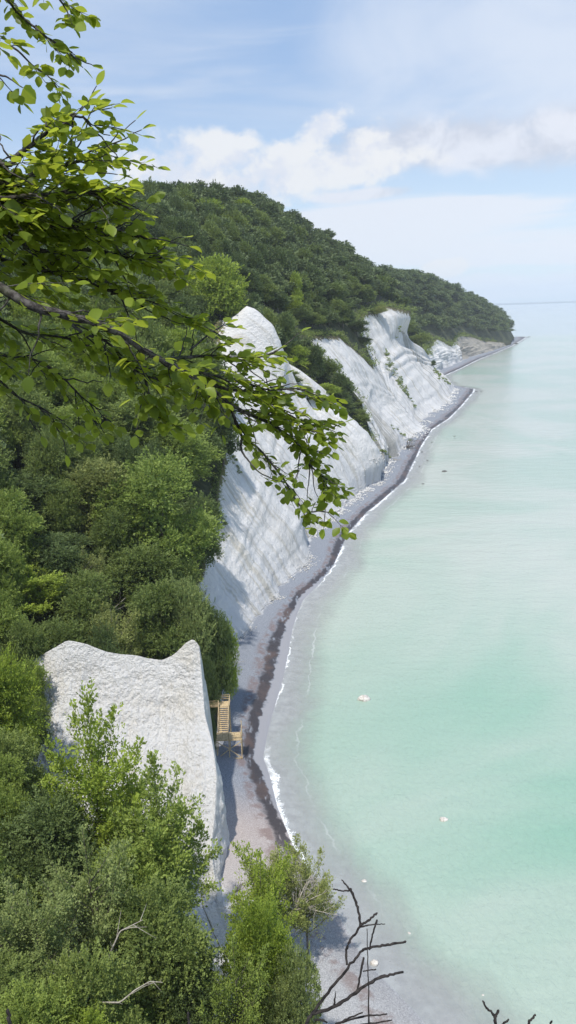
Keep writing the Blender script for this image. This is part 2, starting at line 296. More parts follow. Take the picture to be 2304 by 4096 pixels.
# ------------------------------------------------------------------ hillside stations: cliff nodes and forest nodes in each plane y = const
# 'p' = picture direction met at that plane (gives real x, z), 'w' = metres given directly
def S(y, cliff, forest):
    def cv(q): return np.array([q[1], q[2]], float) if q[0] == 'w' else aty(q[0], q[1], y)[[0, 2]]
    c = [np.array([float(Fx(y)), 2.0])] + [cv(q) for q in cliff]
    f = [c[-1]] + [cv(q) for q in forest]
    return (y, np.array(c), np.array(f))
w = 'w'
ST = [
 S(-320, [(w, 96, 5)], [(w, 60, 60), (w, 40, 68), (w, -100, 72), (w, -700, 80)]),
 S(-60, [(w, 40, 5)], [(w, 14, 60), (w, 5, 68.4), (w, -60, 70), (w, -700, 80)]),
 S(0, [(w, 23, 5)], [(w, 10, 45), (w, 2, 68.3), (w, -60, 70), (w, -700, 80)]),
 S(3, [(w, 21, 5)], [(w, 6, 45), (w, -1, 66.2), (w, -60, 70), (w, -700, 80)]),
 S(20, [(w, 14, 5)], [(w, 2, 26), (w, -15, 44), (w, -45, 66), (w, -700, 80)]),
 S(40, [(w, 6, 6)], [(w, -5, 9), (w, -15, 17), (w, -55, 60), (w, -700, 80)]),
 S(60, [(w, -5, 4)], [(w, -12, 7), (w, -25, 14), (w, -75, 60), (w, -700, 80)]),
 S(80, [(w, -12, 3)], [(w, -20, 5), (w, -32, 10), (w, -90, 60), (w, -700, 85)]),
 S(104, [(w, -15, 3)], [(w, -22, 5), (w, -36, 12), (w, -95, 62), (w, -700, 90)]),
 S(130, [(w, -15, 4)], [(w, -21, 12), (w, -40, 24), (w, -110, 66), (w, -700, 95)]),
 S(150, [(w, -14.5, 5)], [(w, -22, 14), (w, -45, 30), (w, -120, 72), (w, -700, 100)]),
 S(158, [(905,2480), (840,2400), (780,2330)], [(600,2200), (300,2000), (w, -130, 76), (w, -700, 105)]),
 S(190, [(1060,2240), (960,2100), (868,1960)], [(700,1830), (400,1650), (w, -140, 85), (w, -700, 110)]),
 S(222, [(1207,2055), (1110,1935), (1038,1838), (960,1730), (905,1640)], [(780,1560), (500,1420), (w, -150, 92), (w, -700, 115)]),
 S(238, [(1200,2060), (1120,1935), (1000,1760), (930,1640)], [(780,1540), (500,1380), (w, -150, 96), (w, -700, 118)]),
 S(262, [(1290,1960), (1180,1780), (1060,1640), (930,1530), (850,1490)], [(780,1470), (500,1340), (w, -150, 100), (w, -700, 120)]),
 S(272, [(1340,1950), (1240,1765), (1120,1640), (1010,1530), (930,1440), (850,1400)], [(790,1390), (600,1320), (w, -150, 103), (w, -700, 122)]),
 S(282, [(1400,1930), (1300,1750), (1200,1640), (1140,1540), (1137,1450), (1120,1370), (1090,1300), (1020,1235), (985,1222), (930,1268), (850,1290)], [(800,1290), (700,1270), (w, -150, 106), (w, -700, 125)]),
 S(288, [(1415,1920), (1320,1760), (1215,1650), (1145,1550), (1138,1450), (1122,1375), (1092,1310), (1020,1250), (985,1240), (930,1275), (850,1290)], [(800,1290), (700,1275), (w, -150, 107), (w, -700, 126)]),
 S(296, [(1450,1890), (1380,1780), (1290,1690), (1190,1615), (1130,1560), (1090,1500)], [(1000,1400), (860,1330), (w, -150, 108), (w, -700, 127)]),
 S(308, [(1509,1862), (1490,1790), (1437,1708), (1355,1640), (1275,1570), (1240,1515), (1190,1475), (1125,1436)], [(1060,1390), (850,1200), (w, -150, 110), (w, -700, 128)]),
 S(333, [(1530,1840), (1490,1770)], [(1400,1680), (1250,1580), (1050,1420), (800,1150), (w, -700, 130)]),
 S(346, [(1540,1780), (1500,1690), (1440,1600)], [(1350,1530), (1230,1440), (1050,1270), (650,1000), (w, -700, 133)]),
 S(358, [(1552,1780), (1480,1660), (1390,1535), (1320,1445), (1262,1380), (1215,1345)], [(1150,1290), (1000,1180), (640,960), (w, -700, 133)]),
 S(385, [(1580,1745), (1500,1650), (1410,1530), (1340,1440), (1290,1385), (1250,1345)], [(1200,1290), (1050,1160), (600,930), (w, -700, 135)]),
 S(412, [(1590,1720), (1520,1640), (1480,1570), (1430,1450), (1386,1386), (1348,1342)], [(1300,1300), (1080,1110), (700,900), (w, -700, 122)]),
 S(450, [(1640,1680), (1580,1600), (1530,1530), (1490,1470)], [(1460,1400), (1400,1300), (1150,1100), (800,870), (w, -700, 124)]),
 S(490, [(1670,1650), (1600,1560), (1520,1450), (1460,1350), (1425,1285)], [(1380,1230), (1180,1080), (900,850), (w, -700, 126)]),
 S(520, [(1690,1610), (1640,1530), (1590,1450), (1510,1350), (1475,1290), (1455,1250)], [(1400,1200), (1200,1070), (950,850), (w, -700, 128)]),
 S(560, [(1760,1590), (1700,1520), (1630,1430), (1582,1345), (1594,1300), (1588,1258), (1530,1225)], [(1470,1190), (1300,1090), (1010,860), (w, -700, 130)]),
 S(600, [(1775,1560), (1700,1475), (1625,1385), (1600,1330), (1640,1280), (1640,1245)], [(1560,1200), (1350,1090), (1110,890), (w, -700, 130)]),
 S(640, [(1796,1535), (1722,1472), (1680,1422), (1655,1372), (1590,1344)], [(1560,1310), (1540,1210), (1450,1130), (1210,960), (w, -700, 128)]),
 S(700, [(w, 137, 9), (w, 127, 27)], [(1680,1410), (1600,1300), (1480,1160), (1320,1020), (w, -700, 124)]),
 S(760, [(w, 138, 10), (w, 130, 30)], [(1680,1400), (1600,1280), (1500,1160), (1420,1075), (w, -700, 136)]),
 S(860, [(1740,1430), (1718,1390)], [(1640,1290), (1580,1190), (1530,1125), (w, -700, 125)]),
 S(905, [(1775,1415), (1745,1355)], [(1680,1290), (1610,1180), (1560,1135), (w, -700, 125)]),
 S(975, [(1825,1425), (1805,1385)], [(1740,1290), (1680,1180), (1630,1130), (w, -700, 125)]),
 S(1040, [(1850,1400), (1832,1340)], [(1790,1280), (1730,1180), (1680,1130), (w, -700, 120)]),
 S(1120, [(1900,1385), (1868,1345)], [(1820,1280), (1770,1200), (1730,1148), (w, -700, 118)]),
 S(1200, [(1965,1385), (1945,1365)], [(1900,1300), (1840,1220), (1800,1172), (w, -700, 112)]),
 S(1330, [(2035,1370)], [(1990,1310), (1930,1240), (1890,1210), (w, -700, 95)]),
 S(1500, [(2058,1352)], [(2040,1320), (2000,1275), (1970,1258), (w, -700, 75)]),
 S(1640, [(w, 436, 3)], [(w, 430, 8), (w, 400, 30), (w, 330, 36), (w, -700, 50)]),
 S(1800, [(w, 145, 3)], [(w, 135, 8), (w, 100, 30), (w, 0, 36), (w, -700, 50)]),
]
NC, NF = 72, 46
def resamp(P, n, pw=1.0):
    d = np.r_[0, np.cumsum(np.linalg.norm(np.diff(P, axis=0), axis=1))]; t = np.linspace(0, 1, n) ** pw * d[-1]
    return np.stack([np.interp(t, d, P[:, 0]), np.interp(t, d, P[:, 1])], 1)
sy = np.array([s[0] for s in ST])
SCl = np.array([resamp(s[1], NC) - s[1][0] for s in ST]); SFo = np.array([resamp(s[2], NF, 1.9) - s[1][0] for s in ST])
ys = [-320.]
while ys[-1] < 1800:
    y = ys[-1]; ys.append(y + (12 if y < 30 else max(.85, y * .0052)))
ys = np.array(ys)
def lerp_st(A):
    out = np.empty((len(ys),) + A.shape[1:])
    i = np.clip(np.searchsorted(sy, ys) - 1, 0, len(sy) - 2); t = np.clip((ys - sy[i]) / (sy[i + 1] - sy[i]), 0, 1); ts = t * .5 + .5 * t * t * (3 - 2 * t)
    return A[i] * (1 - ts)[:, None, None] + A[i + 1] * ts[:, None, None]
cl = lerp_st(SCl); fo = lerp_st(SFo)
fx = Fx(ys); wx = Wx(ys)
cl[..., 0] += fx[:, None]; fo[..., 0] += fx[:, None]; cl[..., 1] += 2; fo[..., 1] += 2
hgt = np.clip((cl[:, -1, 1] - 2) / 15, 0, 1)
kk = np.linspace(0, 1, NC)
Y2 = np.repeat(ys[:, None], NC, 1)
sc = np.clip(Y2 / 220, .8, 4)
rill = 1 - np.abs(fbm(Y2 / (7.5 * sc), kk[None] * 1.2, 0, 5, 4)) * 2.2
blk = fbm(Y2 / (4 * sc), kk[None] * 14, 0, 17, 4)
env = np.sin(np.clip(kk * 1.15, 0, 1) * math.pi * .92 + .12)[None] * hgt[:, None]
blk = blk * (1 + 1.8 * (Y2 > 470) * (Y2 < 660) * (kk[None] > .45))
disp = (rill * np.interp(Y2, [150, 230, 300, 420, 480], [.10, .18, .25, .4, .6]) + blk * .75) * sc ** .7 * env
far_cl = (Y2 > 850) * 4.0 * env * (1 - np.abs(fbm(Y2 / 26, kk[None] * .8, 0, 9, 3)) * 2.4)
n3d = fbm(cl[..., 0] / (3 * sc), Y2 / (3 * sc), cl[..., 1] / (3 * sc), 71, 4) * .8 * sc * env * np.clip(Y2 / 380, .5, 1)
n3e = fbm(cl[..., 0] / (.9 * sc), Y2 / (.9 * sc), cl[..., 1] / (.9 * sc), 83, 3); n3e = (1 - np.abs(n3e) * 2.5) * .16 * sc * env
disp = disp + n3d + n3e
cl[..., 0] += disp * .75 + far_cl; cl[..., 1] += disp * .35
footn = fbm(ys / 3.2, 0, 0, 31, 4) * .9 * np.clip(ys / 200, .6, 3) * hgt
foot_w = np.exp(-kk * 12)[None]
cl[..., 0] += footn[:, None] * foot_w
talus = np.exp(-kk * 7)[None] * hgt[:, None] * np.maximum(0, fbm(ys / 11, 3, 0, 77, 3))[:, None] * np.clip(ys / 90, 0, 4)[:, None]
cl[..., 0] += talus * 1.6
nF = np.linspace(0, 1, NF)
fb = fbm(np.repeat(ys[:, None], NF, 1) / 30, fo[..., 0] / 30, 0, 41, 4) * 3.0 * np.clip(nF * 4, 0, 1)[None]
fo[..., 1] += fb * (np.abs(ys[:, None]) > 12)
fo[:, 0] = cl[:, -1]
# beach cross-section: under water to the foot, top surface mildly uneven
NB = 26; bt = np.linspace(0, 1, NB)
bx = wx[:, None] + (cl[:, 0, 0] - .6 - wx)[:, None] * bt[None]
bz = (bt[None] ** .75) * 2.0 + 0 * bx + fbm(bx / 2.5, np.repeat(ys[:, None], NB, 1) / 2.5, 0, 3, 3) * .10 * np.sin(bt * math.pi)[None]
offs = np.array([-.01, 1, 2.5, 5, 9, 14, 20, 30, 50, 90, 200])[::-1]
ux = wx[:, None] + offs[None]; uz = -np.minimum(.11 * offs, 2.6)[None] + 0 * ux
def sheet(name, X, Z, mat, rows=slice(None), attrs=None, smooth=True):
    X = X[rows]; Z = Z[rows]; Y = np.repeat(ys[rows][:, None], X.shape[1], 1)
    V = np.stack([X, Y, Z], -1)
    if attrs: attrs = {k: v[rows] for k, v in attrs.items()}
    return mesh_np(name, V, grid_faces(*X.shape), mat, smooth=smooth, attrs=attrs)
nearness = np.clip(1 - np.abs(ys - 88) / 24, 0, 1)[:, None] + 0 * bx
bcol = np.hstack([bx, cl[:, :1, 0], cl[:, :1, 0] - 3]); bzz = np.hstack([bz, cl[:, :1, 1] + .02, cl[:, :1, 1] - .6])
beach = sheet('beach', bcol, bzz, M['beach'], attrs={'shore': np.hstack([bt[None] + 0 * bx, 1 + 0 * bx[:, :2]]), 'near': np.hstack([nearness, nearness[:, :2]]), 'weed': np.interp(ys, [66, 80, 94], [.12, .35, 1])[:, None] + 0 * bcol, 'wetw': np.interp(ys, [97, 113, 150, 188, 208], [0, .19, .17, .14, 0])[:, None] + 0 * bcol})
tag(beach, 'long narrow grey shingle beach with dark weed line under the white cliffs', 'beach', kind='structure')
bed = sheet('seabed', ux, uz, M['bed']); tag(bed, 'pinkish gravel seabed showing through the shallow water along the beach', 'seabed', kind='structure')
Yf = np.repeat(ys[:, None], NF, 1)
scree = np.clip(1 - np.abs(Yf - 68) / 17, 0, 1) * 2.2 * np.clip((fo[..., 0] + 30) / 14, 0, 1)
hill = sheet('hillside', fo[..., 0], fo[..., 1], M['ground'], attrs={'scree': scree}); tag(hill, 'wooded hillside ground above the chalk cliffs', 'hillside', kind='structure')
grime = 1.0 * np.exp(-((Y2 - 598) / 30) ** 2) * (kk[None] < .8) + .75 * np.exp(-((Y2 - 340) / 14) ** 2) + .8 * np.exp(-((Y2 - 366) / 16) ** 2) + .6 * np.exp(-((Y2 - 237) / 7) ** 2) + .7 * np.exp(-((Y2 - 455) / 14) ** 2) + .35 * (Y2 > 1000)
grime = np.clip(grime + .25 * (fbm(Y2 / 30, kk[None] * 2, 0, 61, 3) > .0), 0, 1.2)
edge = np.clip((kk[None] - .86) / .14, 0, 1) + (1 - hgt[:, None]) * 1.2 * (ys[:, None] > 92)
cliffs = [(-320, 92, 'low bank of white chalk scree at the back of the nearest beach', 'chalk2'),
          (92, 152, 'low earthy bank behind the wooden stairs', 'soil'),
          (152, 240, 'nearest tall streaked white chalk cliff below the overhanging branch', 'chalk'),
          (240, 340, 'white chalk cliff with pinnacle top crowned by a round bush', 'chalk'),
          (340, 470, 'white chalk cliff with two bare ridges and talus behind the second cliff', 'chalk'),
          (470, 700, 'broad high chalk headland with hollow face and grey streaked flank', 'chalk'),
          (700, 850, 'white chalk slope half hidden behind the headland spit', 'chalk'),
          (850, 1000, 'small white chalk cliff in the far bay', 'chalk'),
          (1000, 1290, 'dull grey brown chalk cliff at the far end of the bay', 'chalkdull'),
          (1290, 1800, 'low bank under the trees of the farthest point', 'soil')]
for a, b, lab, mt in cliffs:
    i0 = np.searchsorted(ys, a); i1 = min(len(ys), np.searchsorted(ys, b) + 1)
    o = sheet('chalk_cliff' if mt != 'soil' and b > 100 else 'bank', cl[..., 0], cl[..., 1], M[mt], slice(i0, i1), {'edge': edge, 'grime': grime})
    tag(o, lab, 'cliff' if mt != 'soil' and b > 100 else 'bank', kind='structure')

# ------------------------------------------------------------------ near chalk spur
def spur():
    crest = [(40,2700,104),(103,2655,104),(190,2608,104),(270,2562,104),(340,2576,104),(430,2610,104),(540,2622,104),(600,2636,104),(650,2643,104),(700,2618,104),(745,2572,104),(775,2556,104),(796,2585,103.5)]
    edge = [(796,2590,103.5),(806,2700,102),(812,2780,100.5),(819,2862,98.5),(838,2930,96.5),(852,2990,94.5),(866,3100,91),(858,3260,87),(843,3387,84),(852,3480,82),(868,3577,80),(870,3660,77.5),(930,3740,74),(990,3830,70)]
    cr = np.array([aty(*q) for q in crest]); ed = np.array([aty(*q) for q in edge])
    ns, nt = 300, 330
    s = np.linspace(0, 1, ns); t = np.linspace(0, 1, nt)
    dc = np.r_[0, np.cumsum(np.linalg.norm(np.diff(cr, axis=0), axis=1))]; dc /= dc[-1]
    de = np.r_[0, np.cumsum(np.linalg.norm(np.diff(ed, axis=0), axis=1))]; de /= de[-1]
    c = np.stack([np.interp(s, dc, cr[:, i]) for i in range(3)], 1); e = np.stack([np.interp(t, de, ed[:, i]) for i in range(3)], 1)
    # soften the polylines
    for A in (c, e):
        for _ in range(30): A[1:-1] = (A[:-2] + 2 * A[1:-1] + A[2:]) / 4
    dz0 = e[0, 2] - c[:, 2]
    P = np.empty((nt, ns, 3))
    drop = np.clip(1 - t * 1.0, 0, 1)
    for j in range(nt):
        P[j, :, 0] = c[:, 0] + (e[j, 0] - e[0, 0]) * s ** 3 + (1 - s) * t[j] * 4
        P[j, :, 1] = c[:, 1] + (e[j, 1] - e[0, 1])
        base = c[:, 2] + (e[j, 2] - e[0, 2]) - (np.sin(s * math.pi) ** .7) * 1.2 * math.sin(min(1, t[j] * 2) * math.pi / 2) + dz0 * (1 - math.exp(-t[j] * 3.5)) * .9
        P[j, :, 2] = base
    P[..., 2] += -.9 * np.exp(-((s[None] - .93) / .035) ** 2) * np.sin(np.clip(t * 3, 0, 1) * math.pi / 2)[:, None] * 0
    n1 = fbm(P[..., 0] / 1.1, P[..., 1] / 1.1, P[..., 2] / 1.1, 7, 4); n2 = fbm(P[..., 0] / 5, P[..., 1] / 5, P[..., 2] / 5, 8, 3)
    n3 = 1 - np.abs(fbm(P[..., 0] / .42, P[..., 1] / .42, P[..., 2] / .42, 19, 3)) * 2
    wgt = np.clip(np.minimum(t[:, None] * 14, (1 - s[None]) * 14), .25, 1)
    n4 = 1 - np.abs(fbm(P[..., 0] / 2.2, P[..., 2] / 9, 0, 23, 4)) * 2.4
    D = (n1 * .42 + n2 * .7 + n3 * .26 + n4 * .38) * wgt
    P[..., 2] += D * .8; P[..., 1] -= D * .55
    # sea side wall: rows continue over the edge and down to the beach
    nw = 46; wall = np.empty((nt, nw, 3)); E = P[:, -1]
    for k in range(nw):
        q = (k + 1) / nw; prof = 1 - (1 - min(1, q * 2.2)) ** 2
        wall[:, k, 2] = E[:, 2] + (-1.5 - E[:, 2]) * q ** 1.15
        wall[:, k, 0] = E[:, 0] + prof * .35 + q * .9
        wall[:, k, 1] = E[:, 1] + .0
    nn = fbm(wall[..., 1] / 1.6, wall[..., 2] / 1.6, 0, 12, 4); q = np.linspace(0, 1, nw)[None]
    wall[..., 0] += nn * .55 * np.clip(q * 5, 0, 1) * (1 - q * .3)
    G = np.concatenate([P, wall], 1)
    # back side behind the crest
    nb = 26; top = G[0]; back = np.empty((nb, G.shape[1], 3))
    for k in range(nb):
        q = (nb - k) / nb
        back[k] = top; back[k, :, 1] += .15 + 1.2 * (1 - (1 - min(1, q * 2)) ** 2) + q * 3.5; back[k, :, 2] = top[:, 2] + (-2 - top[:, 2]) * q ** 1.4
    G = np.concatenate([back, G], 0)
    # left end skirt
    left = G[:, :1].copy(); left[..., 0] -= 3; left[..., 2] -= 20
    G = np.concatenate([left, G], 1)
    o = mesh_np('chalk_spur', G, grid_faces(*G.shape[:2]), M['chalk2'], smooth=True, attrs={'edge': np.zeros(G.shape[:2])})
    return tag(o, 'rough bright white chalk spur with two horned peaks in front of the stairs', 'cliff', kind='structure')
spur_o = spur()

# ------------------------------------------------------------------ sea
wy = np.r_[np.arange(-320, 40, 30.), np.arange(40, 330, 2.5), np.arange(330, 1680, 12.), 1720, 1800, 2000, 2600, 4000, 6000, 12000, 30000, 80000.]
wo = np.array([-.6, -.2, 0, .3, .6, 1, 1.5, 2, 3, 4, 5, 6.5, 8, 10, 12, 15, 18, 22, 28, 36, 48, 65, 90, 140, 220, 360, 600, 1200, 3000, 8000, 25000, 80000.])
wX = Wx(wy)[:, None] + wo[None]; wX[:, -1] = 90000
grad = np.gradient(Wx(wy), wy)[:, None]
OFF = wo[None] / np.sqrt(1 + np.minimum(np.abs(grad), 4) ** 2); OFF = np.where(wy[:, None] > 1690, np.maximum(OFF, 500), OFF)
FW = np.interp(wy, [60, 85, 95, 125, 135, 190, 205, 240, 290, 330, 600, 1600], [.12, .12, 1.5, 1.3, .7, .35, .7, 1.9, 1.9, 1.2, 2.0, 3.5])[:, None] + 0 * wX
sea = mesh_np('sea', np.stack([wX, np.repeat(wy[:, None], len(wo), 1), 0 * wX], -1), grid_faces(*wX.shape), M['water'], attrs={'off': OFF + 0 * wX, 'foamw': FW, 'green_and_refl': np.exp(-((wX - 52) / 38) ** 2 - ((wy[:, None] - 108) / 52) ** 2) + .45 * np.exp(-((wX - 190) / 50) ** 2 - ((wy[:, None] - 800) / 110) ** 2)})  # greener water off near beach; far-bay term paints in the trees' reflection
tag(sea, 'calm milky turquoise sea fading pale towards the horizon', 'sea', kind='structure')

# far coast: a low real strip of land across the water
fx_ = np.linspace(-9000, 24000, 160); prof = 34 + 9 * fbm(fx_ / 2600, 0, 0, 51, 4)
G = np.stack([np.stack([fx_, 21000 + k * 900 + 0 * fx_, (prof * (1 if k in (1, 2) else 0)) - (1 if k in (0, 3) else 0)], -1) for k in range(4)])
tag(mesh_np('far_coast', G, grid_faces(4, 160), M['soil']), 'thin low strip of land along the far horizon', 'coast', kind='structure')

# ------------------------------------------------------------------ BVH for placing things
def bvh_of(objs):
    V = []; F = []; n = 0
    for o in objs:
        me = o.data; a = np.empty(len(me.vertices) * 3, np.float32); me.vertices.foreach_get('co', a)
        V += a.reshape(-1, 3).tolist(); F += [tuple(i + n for i in p.vertices) for p in me.polygons]; n = len(V)
    return BVHTree.FromPolygons([Vector(v) for v in V], F)
cl_objs = [o for o in C.objects if o.name.startswith(('chalk_cliff', 'bank'))]
BH = bvh_of([hill]); BALL = bvh_of([hill, beach, spur_o] + cl_objs)
def ground(x, y, bv=None, top=400):
    h = (bv or BALL).ray_cast(Vector((x, y, top)), Vector((0, 0, -1)))
    return h[0].z if h[0] is not None else None

# ------------------------------------------------------------------ foliage prototypes
def sprays(rng, P, D, n, L, leaf, up=.7, w=.42, jitter=.15):
    """flat leafy sprays: from each base P along D, n leaves either side"""
    N = len(P); D = D / (np.linalg.norm(D, axis=1)[:, None] + 1e-9)
    upv = np.array([0, 0, 1.]) * up + D * .25 + rng.normal(0, .35, (N, 3)); side = np.cross(D, upv); side /= np.linalg.norm(side, axis=1)[:, None] + 1e-9
    nrm = np.cross(side, D)
    tt = rng.random((N, n)) ** .8; sg = rng.choice([-1, 1], (N, n)); Ls = L * rng.uniform(.5, 1.5, (N, 1))
    lat = sg * rng.uniform(.05, w, (N, n)) * Ls * (1.05 - tt)
    c = P[:, None] + D[:, None] * (tt * Ls)[..., None] + side[:, None] * lat[..., None] + nrm[:, None] * (rng.normal(0, jitter * .4, (N, n)) * Ls)[..., None]
    c[..., 2] -= .18 * (tt ** 2) * Ls
    c = c.reshape(-1, 3); K = len(c)
    ax = (D[:, None] * .8 + side[:, None] * (sg * .7)[..., None]).reshape(-1, 3) + rng.normal(0, .3, (K, 3)); ax /= np.linalg.norm(ax, axis=1)[:, None]
    nn = np.repeat(nrm, n, 0) + np.array([0, 0, .25]) + rng.normal(0, .42, (K, 3)); bb = np.cross(nn, ax); bb /= np.linalg.norm(bb, axis=1)[:, None] + 1e-9
    s = leaf * rng.uniform(.6, 1.3, (K, 1))
    V = np.stack([c - ax * s * .5, c + bb * s * .33, c + ax * s * .6, c - bb * s * .33], 1)
    tint = np.clip(np.repeat(rng.random(N), n) * .6 + rng.random(K) * .4, 0, 1)
    return V, tint
def blobs_crown(rng, R, Hh, nb, dens, leaf, L, zc, squash=.8, inner=.15, n_leaf=9, conic=0.0, flatb=-.35, rs_=(.24, .44), w=.42, lift=.12, shoots=0):
    cs = []; rs = []
    for i in range(nb):
        a = rng.uniform(0, 6.283); q = rng.uniform(0, 1) ** .55; z = rng.uniform(-.75, 1)
        rr = R * q * math.sqrt(max(.05, 1 - z * z * .85)) * .78 * (1 - conic * (z + .75) / 1.75)
        cs.append((rr * math.cos(a), rr * math.sin(a), zc + z * Hh * .8)); rs.append(R * rng.uniform(*rs_) * (1 - conic * .5 * (z + .75) / 1.75))
    cs = np.array(cs); rs = np.array(rs)
    PP = []; DD = []
    area = (rs ** 2); area = area / area.sum()
    idx = rng.choice(nb, dens * 2, p=area); d = rng.normal(0, 1, (dens * 2, 3)); d /= np.linalg.norm(d, axis=1)[:, None]
    ok = d[:, 2] > flatb; idx = idx[ok]; d = d[ok]
    p = cs[idx] + d * rs[idx][:, None] * np.array([1, 1, squash]) * rng.uniform(.74, 1.14, (len(d), 1))
    dist = np.linalg.norm((p[:, None] - cs[None]) / np.array([1, 1, squash]), axis=2) / rs[None]; dist[np.arange(len(p)), idx] = 9
    keep = (dist.min(1) > .72) | (rng.random(len(p)) < .12)
    p = p[keep][:dens]; d = d[keep][:dens]
    D = d * np.array([1, 1, .55]) + np.array([0, 0, lift]) + rng.normal(0, .25, d.shape)
    V, ti = sprays(rng, p, D, n_leaf, L, leaf, w=w)
    if shoots:
        j = rng.integers(0, len(p), shoots); b0 = p[j]; dd = d[j] * np.array([1, 1, .6]) + np.array([0, 0, .55]) + rng.normal(0, .2, (shoots, 3)); dd /= np.linalg.norm(dd, axis=1)[:, None]
        ln = R * rng.uniform(.10, .34, (shoots, 1)); PS = np.concatenate([b0 + dd * ln * q for q in (0, .3, .55, .8, 1.)]); DS = np.concatenate([dd + rng.normal(0, .55 * (1 - q), dd.shape) for q in (0, .3, .55, .8, 1.)])
        Vs, ts = sprays(rng, PS, DS, n_leaf, L * .62, leaf, w=w); V = np.concatenate([V, Vs]); ti = np.concatenate([ti, np.clip(ts + .15, 0, 1)])
    ni = int(len(V) * inner); ii = rng.choice(nb, ni); di = rng.normal(0, 1, (ni, 3)); di /= np.linalg.norm(di, axis=1)[:, None]
    pi = cs[ii] + di * (rs[ii] * .7 * rng.random(ni) ** .33)[:, None]
    a = rng.normal(0, 1, (ni, 3)); a /= np.linalg.norm(a, axis=1)[:, None]; b = np.cross(a, rng.normal(0, 1, (ni, 3))); b /= np.linalg.norm(b, axis=1)[:, None]
    s = leaf * 2.2
    V2 = np.stack([pi - a * s * .5, pi + b * s * .45, pi + a * s * .5, pi - b * s * .45], 1)
    return np.concatenate([V, V2]), np.concatenate([ti, rng.random(ni) * .4]), cs, rs
def leaf_mesh(name, V, ti, mat, parent):
    K = len(V); return mesh_np(name, V.reshape(-1, 3), np.arange(K * 4).reshape(-1, 4), mat, parent, attrs={'tint': np.repeat(ti, 4)})
def limbs(rng, mb, H, cs, rs, r0, n=9, lean=.0, zlow=.25, k=5):
    top = np.array([lean * H, 0, H * .8]); pts = np.array([[0, 0, -1.5], [0.02 * H, 0.01 * H, H * .25], [top[0] * .5, .02 * H, H * .5], top])
    q = np.linspace(0, 1, 8); P = np.stack([np.interp(q, [0, .33, .66, 1], pts[:, i]) for i in range(3)], 1); P[1:-1, :2] += rng.normal(0, .012 * H, (6, 2))
    mb.tube(P, np.linspace(r0, r0 * .2, 8), 7)
    for i in rng.permutation(len(cs))[:n]:
        f = rng.uniform(zlow, .8); s = np.array([np.interp(f, q, P[:, j]) for j in range(3)]); e = cs[i]
        mid = (s + e) / 2 + np.array([0, 0, .06 * H]) + rng.normal(0, .03 * H, 3)
        tt = np.linspace(0, 1, 6)[:, None]; B = (1 - tt) ** 2 * s + 2 * tt * (1 - tt) * mid + tt ** 2 * e
        mb.tube(B, np.linspace(r0 * .42, r0 * .08, 6), k)
def make_tree(seed, H, R, nb, dens, leaf, L, mat, name='beech_tree', conic=0., n_limb=9, crown0=.28, n_leaf=9, squash=.8, inner=.15, lean=0., rs_=(.24, .44), w=.42, lift=.12, shoots=70):
    rng = np.random.default_rng(seed); root = empty(name)
    zc = H * (crown0 + 1) / 2; Hh = H * (1 - crown0) / 2
    V, ti, cs, rs = blobs_crown(rng, R, Hh, nb, dens, leaf, L, zc, squash, inner, n_leaf, conic, rs_=rs_, w=w, lift=lift, shoots=shoots)
    leaf_mesh('crown', V, ti, M[mat], root)
    mb = MB(); limbs(rng, mb, H, cs, rs, .018 * H + .03, n_limb, lean); mb.build('trunk', M['bark'], root, smooth=True)
    set_obj_mat(root)
    return root
def set_obj_mat(root):
    for c in root.children:
        if c.name.startswith('crown'):
            mt = c.data.materials[0]; c.material_slots[0].link = 'OBJECT'; c.material_slots[0].material = mt
